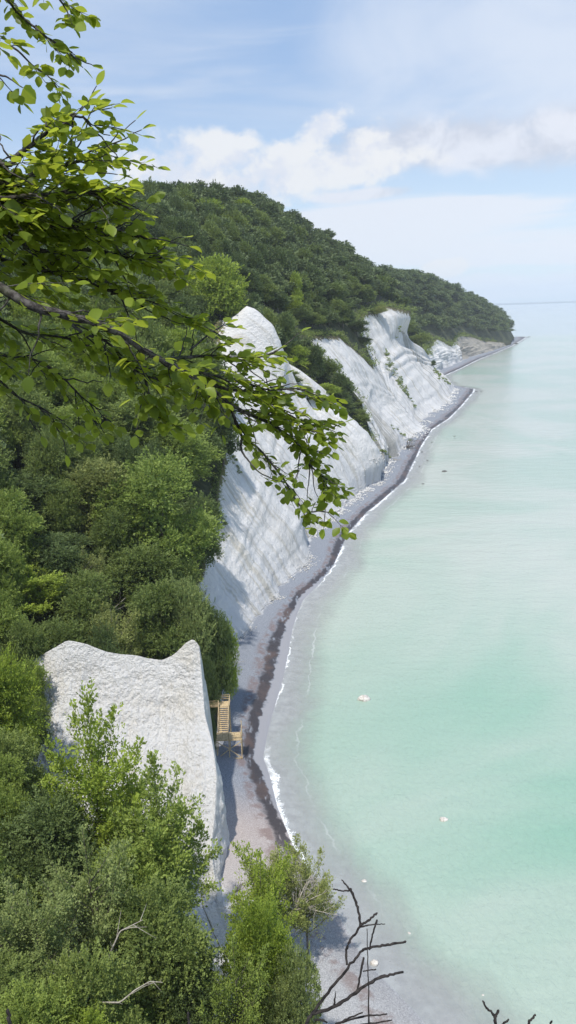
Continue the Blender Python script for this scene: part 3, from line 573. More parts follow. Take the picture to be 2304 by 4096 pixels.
def make_erect(seed, H, R, n_lead, leaf, L, mat, name='young_beech', n_spray=5, dens=1.0):
    """young tree with several rising leaders, each feathered with flat sprays"""
    rng = np.random.default_rng(seed); root = empty(name); mb = MB(); VV = []; TT = []
    mb.tube([(0, 0, -2), (.05, 0, H * .15), (0, .1, H * .35), (.1, 0, H * .6), (0, 0, H)], [.11, .1, .08, .05, .01], 7)
    leads = [np.array([[0, 0, H * .2], [.1, 0, H * .5], [.0, 0, H]])]
    for i in range(n_lead):
        a = i * 2.4 + rng.uniform(-.4, .4); z0 = rng.uniform(.08, .7) * H; rr = R * rng.uniform(.55, 1.05) * (1.1 - .65 * z0 / H); z1 = min(H * .96, z0 + rr * rng.uniform(.35, 1.25))
        e = np.array([math.cos(a) * rr, math.sin(a) * rr, z1]); leads.append(np.array([[0, 0, z0], [e[0] * .5, e[1] * .5, z0 + (z1 - z0) * .35], e]))
    for j, B in enumerate(leads):
        t = np.linspace(0, 1, 9)[:, None]; P = (1 - t) ** 2 * B[0] + 2 * t * (1 - t) * B[1] + t ** 2 * B[2]
        if j: mb.tube(P, np.linspace(.045, .008, 9), 5)
        Ln = np.linalg.norm(np.diff(P, axis=0), axis=1).sum(); ns = int(Ln * n_spray * dens * (1.6 if j == 0 else 1)); f = rng.random(ns) ** .8 * .86 + .14
        p = np.stack([np.interp(f, t[:, 0], P[:, i]) for i in range(3)], 1); ax = (P[-1] - P[0]) / np.linalg.norm(P[-1] - P[0])
        ph = rng.uniform(0, 6.283, ns); out = np.stack([np.cos(ph), np.sin(ph), rng.uniform(-.1, .5, ns)], 1)
        D = out * (1.25 - f[:, None] * .75) + ax * .55 + rng.normal(0, .2, (ns, 3))
        V, ti = sprays(rng, p, D, 11, 1.0, leaf, up=1.0); sc_ = 0
        # longer sprays low on each leader, short ones at its tip
        k = np.repeat((L * (1.2 - f * .75)), 11)[:, None, None]; c = np.repeat(p, 11, 0)[:, None]
        cen = V.mean(1, keepdims=True); V = (V - cen) + c + (cen - c) * k
        VV.append(V); TT.append(ti)
    leaf_mesh('crown', np.concatenate(VV), np.concatenate(TT), M[mat], root); mb.build('trunk', M['bark'], root, smooth=True)
    set_obj_mat(root); return root

# ------------------------------------------------------------------ place trees
rnd = np.random.default_rng(11)
used = {}
protos = {}
def mk(kind):
    if kind in protos: return protos[kind]
    b, i = kind.split('_'); s = 100 + int(i) * 7
    if b == 'mid': o = make_tree(s, 12, 5.0, 14, 1500, .36, 1.5, 'mid', n_leaf=10, w=.24, lift=.35, squash=1.0, crown0=.12, conic=.15 * (int(i) % 3), rs_=(.28, .5))
    elif b == 'far': o = make_tree(s + 1, 13, 5.4, 9, 700, .62, 1.3, 'dark', n_leaf=7, n_limb=6, rs_=(.34, .56))
    elif b == 'near': o = make_tree(s + 2, 11, 4.8, 26, 3000, .21, 1.15, 'mid', n_leaf=13, w=.26, lift=.3, squash=1.0, crown0=.1, n_limb=16, inner=.06, rs_=(.22, .4))
    elif b == 'fine': o = make_tree(s + 3, 7, 3.6, 26, 3300, .135, .7, 'grey', 'shrub', n_leaf=12, n_limb=18, crown0=.05, inner=.05, w=.3, lift=.35)
    elif b == 'erect': o = make_erect(s + 4, 11, 4.6, 34, .19, 1.55, 'lime', n_spray=13)
    elif b == 'wisp': o = make_erect(s + 5, 7, 3.4, 34, .13, 1.2, 'olive', 'shrub', n_spray=14)
    elif b == 'bush': o = make_tree(s + 6, 8, 6.0, 30, 2600, .32, .8, 'olive', 'bush', crown0=-.05, n_leaf=9, n_limb=12)
    protos[kind] = o; o['_used'] = 0
    return o
def put(kind, x, y, z, sx, sz, rz, mat, label, cat, group=None, name=None):
    p = mk(kind)
    if not p['_used']: o = p; p['_used'] = 1
    else: o = copy_tree(p)
    o.location = (x, y, z); o.scale = (sx, sx, sz); o.rotation_euler = (0, 0, rz)
    for k in ('label', 'category', 'group'):
        if k in o: del o[k]
    tag(o, label, cat, group)
    if name: o.name = name
    for c in o.children:
        if c.name.startswith('crown'): c.material_slots[0].material = M[mat]
    return o
PH = {'mid': (12, 5.), 'far': (13, 5.4), 'near': (11, 4.8), 'fine': (7, 3.6), 'erect': (11, 4.6), 'wisp': (7, 3.4), 'bush': (8, 6.)}
hand_xy = []
def hand(kind, u, vt, vb, wpx, y, mat, label, cat='tree', group=None, name=None, rz=None):
    """a tree seen at column u from row vt (top) to vb (foot or lowest visible), wpx wide, standing in plane y"""
    top = aty(u, vt, y); x = top[0]; g = aty(u, vb, y)[2]
    gz = ground(x, y)
    z0 = g if gz is None else (g if g > gz - 1 else gz)
    if gz is not None and g > gz + 2.0: z0 = gz if (top[2] - gz) < 22 else g - 1
    H, R = PH[kind.split('_')[0]]
    depth = np.dot(top - np.array([0, 0, CH]), _F); Wm = wpx / FP * depth
    hand_xy.append((x, y, Wm / 2))
    return put(kind, x, y, z0, Wm / 2 / R, (top[2] - z0) / H, rnd.uniform(0, 6.28) if rz is None else rz, mat, label, cat, group, name)

# ---- single trees one can point at
HT = [
 # kind, u, top, foot, width, plane y, material, label, category, name
 ('bush_0', 868, 1062, 1250, 235, 287, 'lime', 'round sunlit yellow-green bush crowning the white chalk pinnacle', 'bush', 'bush'),
 ('mid_0', 660, 1085, 1230, 170, 288, 'olive', 'pale sunlit bush left of the round bush on the pinnacle, half behind the branch', 'bush', 'bush'),
 ('mid_1', 1310, 1535, 1690, 100, 318, 'lime', 'small yellow-green tree at the foot of the dark trees between the white ridges', 'tree', None),
 ('mid_2', 1170, 1490, 1620, 75, 301, 'mid', 'dark tree just right of the white pinnacle edge', 'tree', None),
 ('mid_3', 1240, 1400, 1590, 115, 334, 'mid', 'green tree rising in front of the first bare ridge beyond the pinnacle', 'tree', None),
 ('mid_4', 1300, 1450, 1640, 100, 340, 'mid', 'green tree in the middle of the wedge of trees between the white ridges', 'tree', None),
 ('mid_5', 1365, 1540, 1690, 90, 342, 'mid', 'dark tree low in the wedge of trees between the white ridges', 'tree', None),
 ('mid_2', 1425, 1620, 1700, 60, 344, 'mid', 'lowest tree at the point of the wedge between the white ridges', 'tree', None),
 ('mid_3', 1200, 1545, 1660, 95, 301, 'mid', 'low green tree in the gap below the pinnacle edge', 'tree', None),
 ('mid_4', 1255, 1590, 1690, 80, 303, 'mid', 'low tree beside the small yellow-green tree', 'tree', None),
 ('mid_5', 1428, 1290, 1420, 110, 452, 'dark', 'dark tree on the strip of trees left of the headland face', 'tree', None),
 ('mid_0', 1452, 1350, 1465, 80, 452, 'dark', 'dark shrub at the lower end of the strip left of the headland face', 'shrub', None),
 ('mid_2', 1468, 1145, 1250, 75, 535, 'mid', 'pointed tree standing above the lip of the headland face', 'tree', None),
 ('mid_1', 1510, 1225, 1275, 80, 535, 'olive', 'low mossy bush on the lip of the headland face', 'bush', 'bush'),
 ('mid_3', 1620, 1290, 1375, 80, 650, 'mid', 'bright green bush behind the headland shoulder', 'bush', 'bush'),
 ('mid_4', 1685, 1340, 1430, 85, 665, 'mid', 'tree on the back of the headland above the far beach', 'tree', None),
 ('mid_5', 1735, 1445, 1480, 25, 655, 'dark', 'tiny dark shrub on the outer ridge of the headland', 'shrub', 'shrub'),
 ('mid_1', 1675, 1515, 1570, 18, 560, 'dark', 'tiny shrub clinging to the streaked flank of the headland', 'shrub', 'shrub'),
 # slope left of the nearest cliff
 ('mid_0', 880, 1640, 1860, 150, 200, 'dark', 'dark tree hanging over the top of the nearest chalk cliff', 'tree', None),
 ('mid_1', 800, 1700, 2000, 190, 192, 'dark', 'dark tree with bare pale trunks at the upper forest edge above the nearest cliff', 'tree', None),
 ('near_0', 700, 1700, 2060, 330, 178, 'fresh', 'large green beech left of the trees overhanging the nearest cliff', 'tree', None),
 ('near_1', 540, 1600, 1980, 330, 180, 'mid', 'large green beech below the hanging tip of the branch', 'tree', None),
 ('near_2', 300, 1640, 2010, 330, 172, 'fresh', 'broad green beech under the left leaf cluster', 'tree', None),
 ('near_0', 90, 1700, 2050, 330, 168, 'mid', 'broad green beech at the left edge below the leafy branch', 'tree', None),
 ('near_1', 360, 1860, 2290, 340, 148, 'olive', 'pale olive tree with thin open crown among dark trees', 'tree', None),
 ('near_2', 620, 1885, 2400, 440, 146, 'fresh', 'big bright green beech with feathery shoots in the middle of the slope', 'tree', None),
 ('near_0', 775, 2010, 2330, 210, 160, 'dark', 'dark green tree leaning out over the lower forest edge of the nearest cliff', 'tree', None),
 ('near_1', 120, 1900, 2330, 360, 146, 'dark', 'dark shaded beech at the left edge of the slope', 'tree', None),
 ('near_2', 230, 2160, 2520, 260, 134, 'dark', 'dark shaded tree behind the bare pale shrub', 'tree', None),
 ('near_0', 560, 2200, 2560, 300, 136, 'mid', 'green tree below the big bright beech', 'tree', None),
 ('near_1', 690, 2260, 2600, 230, 140, 'mid', 'green tree at the lower edge of the slope beside the chalk', 'tree', None),
 ('erect_0', 110, 2270, 2720, 380, 120, 'lime', 'yellow-green young tree with upright shoots left behind the spur', 'tree', None),
 ('wisp_0', 330, 2190, 2480, 210, 128, 'olive', 'thin shrub with bare pale stems among dark trees', 'shrub', None),
 ('wisp_1', 440, 2420, 2680, 270, 115, 'olive', 'soft pale olive shrub right behind the saddle of the spur', 'shrub', None),
 ('near_2', 640, 2370, 2720, 260, 122, 'mid', 'green tree behind the low saddle of the spur', 'tree', None),
 ('fine_0', 745, 2340, 2660, 230, 122, 'grey', 'grey-green bush directly behind the tall horn of the spur', 'bush', 'bush'),
 ('fine_1', 845, 2440, 2760, 150, 124, 'dark', 'dark ivy-green bush between the horn and the beach', 'bush', 'bush'),
 ('near_0', 895, 2520, 2740, 100, 126, 'lime', 'small bright tree leaning over the beach above the stairs', 'tree', None),
 ('fine_1', 820, 2640, 2860, 100, 118, 'dark', 'dark bush behind the top of the wooden stairs', 'bush', 'bush'),
 ('fine_0', 838, 2840, 2990, 50, 108, 'dark', 'small green shrub left of the stair flight', 'shrub', None),
 ('near_1', 240, 2500, 2760, 240, 112, 'mid', 'green shrub behind the left horn of the spur', 'shrub', 'shrub'),
 # in front of the spur
 ('near_0', -30, 2660, 3200, 300, 88, 'lime', 'bright green tree at the left edge in front of the spur', 'tree', None),
 ('near_2', 10, 2980, 3500, 320, 80, 'mid', 'dark green tree at the left edge below the bright one', 'tree', None),
 ('erect_1', 345, 2770, 3900, 560, 72, 'lime', 'tall bright young beech with upright shoots in front of the spur', 'tree', None),
 ('erect_2', 610, 3040, 4000, 520, 68, 'fresh', 'young beech spreading to the right across the foot of the spur', 'tree', None),
 ('near_1', 560, 3400, 3950, 500, 64, 'fresh', 'leafy green tree low in front of the spur base', 'tree', None),
 ('near_0', 130, 3260, 3900, 420, 66, 'dark', 'dark tree with gaps at the lower left', 'tree', None),
 ('wisp_0', 330, 3320, 4050, 480, 58, 'grey', 'soft grey-green bush left of the young beech foot', 'bush', 'bush'),
 ('wisp_1', 100, 3540, 4300, 480, 52, 'grey', 'grey-green bush in the lower left corner', 'bush', 'bush'),
 ('near_2', 600, 3650, 4250, 440, 56, 'mid', 'green shrub with dead twigs at the bottom', 'shrub', 'shrub'),
 ('fine_0', 350, 3820, 4420, 440, 48, 'mid', 'dark green scrub at the bottom edge left', 'shrub', 'shrub'),
 ('fine_1', 720, 3880, 4420, 300, 54, 'dark', 'dark scrub at the bottom edge under the white scree', 'shrub', 'shrub'),
 ('near_0', 1030, 3650, 4250, 300, 58, 'lime', 'green bush standing in front of the scree and the beach', 'bush', 'bush'),
 ('wisp_0', 930, 3760, 4400, 340, 54, 'fresh', 'thin-leaved bush on the white scree at the bottom', 'bush', 'bush'),
 ('fine_0', 1150, 3830, 4350, 230, 55, 'grey', 'grey-green bush right at the bottom beside the bare twigs', 'bush', 'bush'),
 ('wisp_1', 1040, 3420, 3800, 360, 68, 'lime', 'yellow-green shrub above the green bush beside the beach', 'shrub', None),
 ('wisp_0', 1220, 3450, 3760, 300, 72, 'olive', 'half bare yellowish shrub with pale stems spreading over the beach edge', 'shrub', None),
 ('wisp_1', 1110, 3390, 3660, 300, 75, 'olive', 'thin yellow-green shrub at the beach edge behind the others', 'shrub', None),
]
for h in HT: hand(h[0], h[1], h[2], h[3], h[4], h[5], h[6], h[7], h[8], None, h[9])

# ---- the woods: candidates on a jittered net
cand = []
def net(y0, y1, x0, x1, sp):
    for iy, y in enumerate(np.arange(y0, y1, sp * .87)):
        for x in np.arange(x0, x1, sp):
            cand.append((x + rnd.uniform(-.32, .32) * sp + (iy % 2) * sp / 2, y + rnd.uniform(-.32, .32) * sp, sp))
net(44, 110, -80, 5, 5.0)
net(106, 230, -150, 30, 8.2)
net(230, 420, -230, 80, 7.2)
net(420, 760, -220, 150, 11)
net(760, 1180, -160, 330, 13)
net(1180, 1800, -60, 520, 15)
cand = [c for c in cand if -0.60 * c[1] - 16 < c[0]]
good = []
for x, y, sp in cand:
    g = ground(x, y, BH)
    if g is None: continue
    fxy = np.interp(y, ys, fo[:, 0, 0])
    if x > fxy - sp * .5: continue
    if 348 < y < 378 and x > np.interp(y, [348, 378], [-9, 4]): continue
    if 640 < y < 900 and proj([x, y, g + 8])[0] > 1706: continue
    if y < 74 and x > -0.30 * y + 12: continue
    if 70 < y < 107 and x > -34 - (y < 80) * -8: continue
    if any((x - a) ** 2 + (y - b) ** 2 < (min(r, 5) * .75 + sp * .2) ** 2 for a, b, r in hand_xy): continue
    f = rnd.uniform(.72, 1.3)
    big = np.interp(y, [40, 110, 200, 300, 600, 1500], [6, 13, 17, 13, 13, 14])
    d_edge = fxy - x
    if d_edge < 9: f *= .72
    good.append((x, y, g, f * big, sp * .54 * rnd.uniform(.8, 1.25)))
good = np.array(good)
# what the photo shows of each: coarse front-to-back cover
Wc, Hc = 144, 256; K = 4096 / Hc
cover = np.zeros((Hc, Wc), bool)
order = np.argsort(good[:, 1]); vis = np.zeros(len(good)); mid = good[:, :3] + np.stack([0 * good[:, 0], 0 * good[:, 0], good[:, 3] * .6], 1)
up_, vp_, wp_ = proj(mid)
camv = Vector((0, 0, CH))
yy, xx = np.mgrid[0:Hc, 0:Wc]
for i in order:
    r = good[i, 4] / wp_[i] * FP / K; rz = good[i, 3] * .45 / wp_[i] * FP / K
    cx, cy = up_[i] / K, vp_[i] / K
    if cx < -r or cx > Wc + r or cy < -rz or cy > Hc + rz: continue
    top = Vector((good[i, 0], good[i, 1], good[i, 2] + good[i, 3] * .9)); dv = top - camv
    h = BALL.ray_cast(camv, dv.normalized(), dv.length)
    if h[0] is not None:
        continue
    a0, a1, b0, b1 = int(max(0, cy - rz)), int(min(Hc, cy + rz + 2)), int(max(0, cx - r)), int(min(Wc, cx + r + 2))
    if a1 <= a0 or b1 <= b0: continue
    msk = ((xx[a0:a1, b0:b1] + .5 - cx) / max(r, .6)) ** 2 + ((yy[a0:a1, b0:b1] + .5 - cy) / max(rz, .6)) ** 2 < 1
    sub = cover[a0:a1, b0:b1]; vis[i] = max((msk & ~sub).sum(), .3 if msk.sum() == 0 else 0); sub |= msk
seen = np.where(vis > 0)[0]; rank = seen[np.argsort(-vis[seen])]
NIND = max(0, 290 - len(HT)); indiv = set(rank[:NIND].tolist()); rest = [i for i in order if i not in indiv and (vis[i] > 0 or good[i, 1] > 100)]
# hidden ones near the camera are left out unless they close gaps just behind seen ones
print('TREES', len(good), 'seen', len(seen), 'indiv', len(indiv), 'rest', len(rest))
def zone(x, y, d):
    if y < 110: return ('broadleaf tree in the hollow beside and below the near chalk spur', 'trees around the near spur')
    if y < 235: return ('green beech in the dense wood on the slope left of the nearest chalk cliff', 'beeches on the slope left of the nearest cliff')
    if y < 330: return ('beech of the wood above and left of the white pinnacle', 'beeches above the white pinnacle')
    if y < 470: return ('beech on the lower part of the big wooded hill above the bare chalk ridges', 'beeches low on the big wooded hill')
    if y < 700: return ('dark beech on the upper part of the big wooded hill behind the headland face', 'beeches high on the big wooded hill')
    return ('small distant tree in the wood on the far promontory', 'trees of the far promontory')
for i in sorted(indiv, key=lambda k: good[k, 1]):
    x, y, z, h, r = good[i]; kd = ('near_%d' if y < 205 else 'mid_%d' if y < 520 else 'far_%d') % rnd.integers(0, 3 if y < 205 else 6 if y < 520 else 4)
    hh, rr = PH[kd.split('_')[0]]; d = 0
    q = rnd.random(); hue = vnoise(x / 22, y / 22, 0, 91)
    mt = ('fresh' if q + hue * .5 > .72 and y < 330 else 'mid') if q + hue * .5 > (.35 if y < 235 else .5) else 'dark'
    if q > .965: mt = 'lime' if y < 500 else 'mid'
    lab, grp = zone(x, y, d)
    put(kd, x, y, z - .4, r / rr * 1.12, h / hh, rnd.uniform(0, 6.28), mt, lab, 'tree', grp)
# the rest of the wood as one mass
rng = np.random.default_rng(5)
mass = []
for s in range(5):
    V, ti, cs, rs = blobs_crown(rng, 5.4, 5.0, 8, 380, .80, 1.3, 8.0, .85, .12, 6, rs_=(.36, .58)); mass.append((V, ti))
VV = []; TT = []; mi = []
for i in rest:
    V, ti = mass[rng.integers(0, 5)]; x, y, z, h, r = good[i]; n = len(V)
    if y > 900: k = rng.permutation(n)[:n // 2]; V = V[k]; ti = ti[k]; gsc = 1.25
    elif vis[i] == 0: k = rng.permutation(n)[:n // 3]; V = V[k]; ti = ti[k]; gsc = 1.35
    else: gsc = 1
    a = rng.uniform(0, 6.28); ca, sa = math.cos(a), math.sin(a); cen = V.mean(1, keepdims=True); V = cen + (V - cen) * gsc
    X = V[..., 0] * ca - V[..., 1] * sa; Y = V[..., 0] * sa + V[..., 1] * ca; s = r / 5.4 * 1.15
    VV.append(np.stack([X * s + x, Y * s + y, V[..., 2] * h / 13 + z], -1)); TT.append(np.clip(ti * .45 + rng.uniform(0, .6), 0, 1))
fo_o = leaf_mesh('forest', np.concatenate(VV), np.concatenate(TT), M['blue'], None)
tag(fo_o, 'dense dark green beech wood covering the ridge and the far promontory', 'forest', kind='stuff')
print('forest quads', sum(len(v) for v in VV))
# scrub and ground cover on the near slopes, on cliff edges, and low ivy behind the stairs
VV = []; TT = []
def patch(x, y, z, r, n, leaf, L=.5):
    d = rng.normal(0, 1, (n, 3)); d[:, 2] = np.abs(d[:, 2]) * .7; d /= np.linalg.norm(d, axis=1)[:, None]
    V, ti = sprays(rng, np.array([x, y, z]) + d * r * rng.uniform(.5, 1, (n, 1)), d, 7, L, leaf); VV.append(V); TT.append(ti)
for x, y, sp in [(x, y, 0) for y in np.arange(36, 112, 2.1) for x in np.arange(-0.42 * y - 4, 4, 2.3)]:
    x += rng.uniform(-1, 1); y += rng.uniform(-1, 1); g = ground(x, y, BH)
    if g is None or x > np.interp(y, ys, fo[:, 0, 0]) - .4: continue
    if y > 108: continue
    if 56 < y < 80 and x > -16 + (y - 56) * .1 and rng.random() < .8: continue
    patch(x, y, g, rng.uniform(.8, 1.7), 26, .16, .45)
for y in np.arange(112, 160, 1.3):
    for x in np.arange(-50, -10, 2.2):
        xx_ = x + rng.uniform(-1, 1); g = ground(xx_, y, BH)
        if g is None: continue
        patch(xx_, y, g, rng.uniform(.8, 1.6), 18, .24, .5)
edge_i = np.where((ys > 150) & (ys < 1250))[0]
for i in edge_i:
    x0, z0 = cl[i, -1]; y = ys[i]; s = min(3.2, y / 200)
    for k in range(3):
        patch(x0 - rng.uniform(-.8, 2.5) * s, y + rng.uniform(-1, 1), z0 + .2 - rng.uniform(-.4, .6) * s, rng.uniform(.7, 1.5) * s, 16, .24 * s, .5 * s)
# scrub growing on the chalk itself, set where the photo shows it
def hit(u, v):
    d = ray(u, v); h = BALL.ray_cast(camv, Vector(d).normalized()); return h[0]
for (u0, v0), (u1, v1), n_, wpx in [((1535, 1395), (1565, 1470), 14, 10), ((1555, 1450), (1625, 1575), 34, 14), ((1605, 1545), (1660, 1630), 14, 8), ((1340, 1440), (1366, 1475), 10, 6), ((1735, 1480), (1800, 1545), 18, 8), ((1520, 1795), (1560, 1830), 12, 9), ((1550, 1690), (1640, 1760), 8, 8), ((910, 1780), (960, 1900), 26, 10), ((860, 2010), (900, 2100), 16, 12), ((1140, 1330), (1100, 1290), 5, 5), ((1600, 1300), (1585, 1350), 5, 5)]:
    for q in range(n_):
        f = rng.random(); p_ = hit(u0 + (u1 - u0) * f + rng.normal(0, wpx * .5), v0 + (v1 - v0) * f + rng.normal(0, wpx * .4))
        if p_: patch(p_.x, p_.y, p_.z, wpx * .35 * p_.y / FP, 14, .0011 * p_.y, .0022 * p_.y)
un = leaf_mesh('undergrowth', np.concatenate(VV), np.concatenate(TT), M['mid'], None)
tag(un, 'low green scrub covering the ground between the trees and along the cliff tops', 'undergrowth', kind='stuff')

# ------------------------------------------------------------------ wooden stairs
def stairs():
    B1 = atz(871, 3026, 1.5); B2 = atz(968, 3030, 1.5); y0 = (B1[1] + B2[1]) / 2
    xL, xR = B1[0], B2[0]; zp = aty(900, 2957, y0)[2]; W_ = xR - xL; y1 = y0 + 1.9
    fl = xL + .12; fr = aty(913, 2929, y1)[0]
    zt = zp + 2.9; yt = y1 + 3.3
    # lift the flight until its head meets the row seen in the photo
    for _ in range(30):
        v = proj([(fl + fr) / 2, yt, zt])[1]
        if v > 2836: zt += .1; yt += .09
    root = empty('wooden_stairs', (xL, y0, 1.2)); o0 = np.array([xL, y0, 1.2])
    def L(a): return np.array(a) - o0
    def part(name, items, mat='timber', parent=root):
        mb = MB()
        for a, b, w_, h_ in items: mb.box(L(a), L(b), w_, h_)
        return mb.build(name, M[mat], parent)
    for x in (xL, (xL + xR) / 2, xR):
        for yy_ in (y0, y1): part('post', [((x, yy_, .6), (x, yy_, zp - .16 + (1.25 if (yy_ == y0 or x == xR) else 0)), .13, .13)])
    part('post', [((xR - .02, y1 + .1, zp - .1), (xR - .02, y1 + .1, zp + 2.0), .12, .12)])
    xm = (xL + xR) / 2
    for a, b in (((xL, y0 - .08, zp - .45), (xm, y0 - .08, (zp + 1.2) / 2 + .1)), ((xL, y0 - .1, 1.35), (xm, y0 - .1, (zp + 1.2) / 2)), ((xm, y0 - .08, (zp + 1.2) / 2), (xR, y0 - .08, zp - .45)), ((xm, y0 - .1, (zp + 1.2) / 2), (xR, y0 - .1, 1.35)), ((xL + .07, y0, 1.4), (xL + .07, y1, zp - .5)), ((xR - .07, y0, zp - .5), (xR - .07, y1, 1.4))):
        part('brace', [(a, b, .07, .12)])
    part('brace', [((xL - .1, y0 - .09, 1.3), (xR + .1, y0 - .09, 1.3), .08, .13)])
    part('beam', [((xL - .12, y0 - .12, zp - .13), (xR + .12, y0 - .12, zp - .13), .07, .2)]); part('beam', [((xL - .12, y1 + .1, zp - .13), (xR + .12, y1 + .1, zp - .13), .07, .2)])
    n = 13
    part('platform', [((xL - .15, y0 - .1 + (i + .5) * (y1 - y0 + .25) / n, zp), (xR + .15, y0 - .1 + (i + .5) * (y1 - y0 + .25) / n, zp), (y1 - y0 + .25) / n - .015, .045) for i in range(n)])
    # platform railing, front and right side
    it = []
    for h_ in (.42, .78, 1.12): it.append(((xL, y0 - .1, zp + h_), (xR, y0 - .1, zp + h_), .05, .09))
    for k in range(1, 4): xk = xL + (xR - xL) * k / 4 + .01; it.append(((xk, y0 - .03, zp), (xk, y0 - .03, zp + 1.2), .07, .07))
    part('railing', it)
    part('railing', [((xR, y0, zp + h_), (xR, y1 + .1, zp + h_), .05, .09) for h_ in (.42, .78, 1.12)])
    # flight
    ns = 13
    for k in range(ns):
        f = (k + .6) / ns; y = y1 + .1 + (yt - y1 - .1) * f; z = zp + (zt - zp) * f
        part('tread', [((fl + .05, y, z), (fr - .05, y, z), .25, .05)])
    for x in (fl, fr):
        part('stringer', [((x, y1, zp - .05), (x, yt + .1, zt - .02), .06, .26)])
        it = [((x, y1, zp + 1.05), (x, yt, zt + 1.05), .06, .1), ((x, y1 + .02, zp + .6), (x, yt + .02, zt + .6), .04, .07)]
        for f in (0, .33, .66, 1): y = y1 + (yt - y1) * f; z = zp + (zt - zp) * f; it.append(((x, y, z - .1), (x, y, z + 1.1), .08, .08))
        part('handrail', it)
    # top landing reaching left behind the spur
    xl = fl - 3.4; n = 9
    part('landing', [((xl, yt + .12 + i * .2, zt), (fr + .1, yt + .12 + i * .2, zt), .185, .045) for i in range(n)])
    part('railing', [((xl, yt + 1.85, zt + h_), (fr + .1, yt + 1.85, zt + h_), .05, .08) for h_ in (.45, .8, 1.12)] + [((x, yt + 1.85, zt - .1), (x, yt + 1.85, zt + 1.15), .08, .08) for x in np.linspace(xl, fr + .1, 5)])
    part('railing', [((fr + .1, yt + .1, zt + h_), (fr + .1, yt + 1.85, zt + h_), .05, .08) for h_ in (.45, .8, 1.12)])
    part('railing', [((xl, yt, zt + h_), (fl - .05, yt, zt + h_), .05, .08) for h_ in (.3, .7, 1.08)] + [((x, yt, zt - .1), (x, yt, zt + 1.12), .06, .06) for x in np.linspace(xl, fl - .1, 16)])
    for x in (xl + .3, fl, fr):
        for yy_ in (yt + .15, yt + 1.8): part('post', [((x, yy_, .6), (x, yy_, zt - .03), .13, .13)])
    return tag(root, 'pale new timber stairs with braced platform standing on the beach beside the spur', 'stairs')
stairs()

# ------------------------------------------------------------------ rocks
def rock(u, v, wpx, hpx, mat, label, z=0.0, seed=0, group=None):
    c = atz(u, v, z); depth = np.dot(c - np.array([0, 0, CH]), _F); r = wpx / FP * depth / 2
    n1, n2 = 14, 22; V = []
    th = np.linspace(0.02, math.pi - .02, n1)[:, None]; ph = np.linspace(0, 2 * math.pi, n2, endpoint=False)[None]
    d = np.stack([np.sin(th) * np.cos(ph), np.sin(th) * np.sin(ph), np.cos(th) + 0 * ph], -1)
    rr = 1 + .35 * fbm(d[..., 0] * 1.6 + seed, d[..., 1] * 1.6, d[..., 2] * 1.6, seed, 4)
    P = d * rr[..., None] * np.array([r, r * .8, r * .62 * hpx]); V = P.reshape(-1, 3)
    F = [(i * n2 + j, (i + 1) * n2 + j, (i + 1) * n2 + (j + 1) % n2, i * n2 + (j + 1) % n2) for i in range(n1 - 1) for j in range(n2)]
    o = mesh_np('boulder', V, F, M[mat], smooth=True); o.location = tuple(c); return tag(o, label, 'rock', group)
rock(1455, 2797, 48, 1.1, 'stone', 'largest pale boulder standing out of the turquoise water', .05, 3)
rock(1775, 3279, 34, .9, 'stone', 'smaller pale boulder in the water to the lower right of the largest one', 0, 5)
rock(1638, 3737, 26, .8, 'stone', 'yellowish boulder just under the water beside the twig tips', -.15, 8)
rock(1762, 3776, 26, .8, 'stone', 'pale stone barely under the water right of the yellowish one', -.25, 9)
rock(1497, 3851, 34, .9, 'stone', 'brownish stone at the waterline behind the bare twigs', .1, 12)
rock(1457, 3524, 20, .7, 'stone', 'small white stone in the shallows above the twig tips', .0, 13)
rock(1932, 3982, 18, .8, 'stone', 'small orange pale stone under the water near the lower right twigs', -.1, 14)
for i, (u, v, s_) in enumerate([(1818, 1745, 10), (1778, 1886, 20), (1692, 1936, 12), (1710, 1842, 8), (1678, 1866, 7), (1727, 1770, 7), (1688, 1808, 9), (1740, 1690, 7)]):
    rock(u, v, s_, .7, 'darkstone', 'small dark stone sticking out of the water off the beach below the headland', .0, 20 + i, 'dark stones in the water off the headland beach')
for i, (u, v, s_) in enumerate([(2116, 1347, 10), (2062, 1375, 22), (1905, 1566, 9), (1925, 1565, 8), (1868, 1559, 9)]):
    rock(u, v, s_, .5, 'darkstone', 'dark stone at the tip of a beach spit', .05, 40 + i, 'dark stones at the beach spits')

# chalk rubble at the foot of the cliffs: uncountable, one object
mbV = []; mbF = []; nv = 0
ico = np.array([(1,0,0),(-1,0,0),(0,1,0),(0,-1,0),(0,0,1),(0,0,-1)], float); icf = [(0,2,4),(2,1,4),(1,3,4),(3,0,4),(2,0,5),(1,2,5),(3,1,5),(0,3,5)]
for i in range(5200):
    y = rng.choice([rng.uniform(150, 330), rng.uniform(250, 660), rng.uniform(66, 84)], p=[.5, .4, .1]); xf = np.interp(y, ys, cl[:, 0, 0]) + abs(rng.normal(0, 1.0)) * min(3, y / 170) - .5; 
    if y < 84: xf = rng.uniform(-12, 2)
    if fbm(y / 7, 1.5, 0, 66, 3) < -.05 and y > 90: continue
    g = ground(xf, y, None)
    if g is None or g > 12: continue
    s_ = rng.uniform(.05, .26) * min(3, max(.5, y / 150)); V = ico * rng.uniform(.5, 1.1, (6, 1)) * s_ * np.array([1.2, 1, .7]) + (xf, y, g + s_ * .2)
    mbV.append(V); mbF += [tuple(k + nv for k in t) for t in icf]; nv += 6
tag(mesh_np('chalk_rubble', np.concatenate(mbV), np.array(mbF), M['chalk2']), 'white chalk rubble scattered along the foot of the cliffs', 'rubble', kind='stuff')

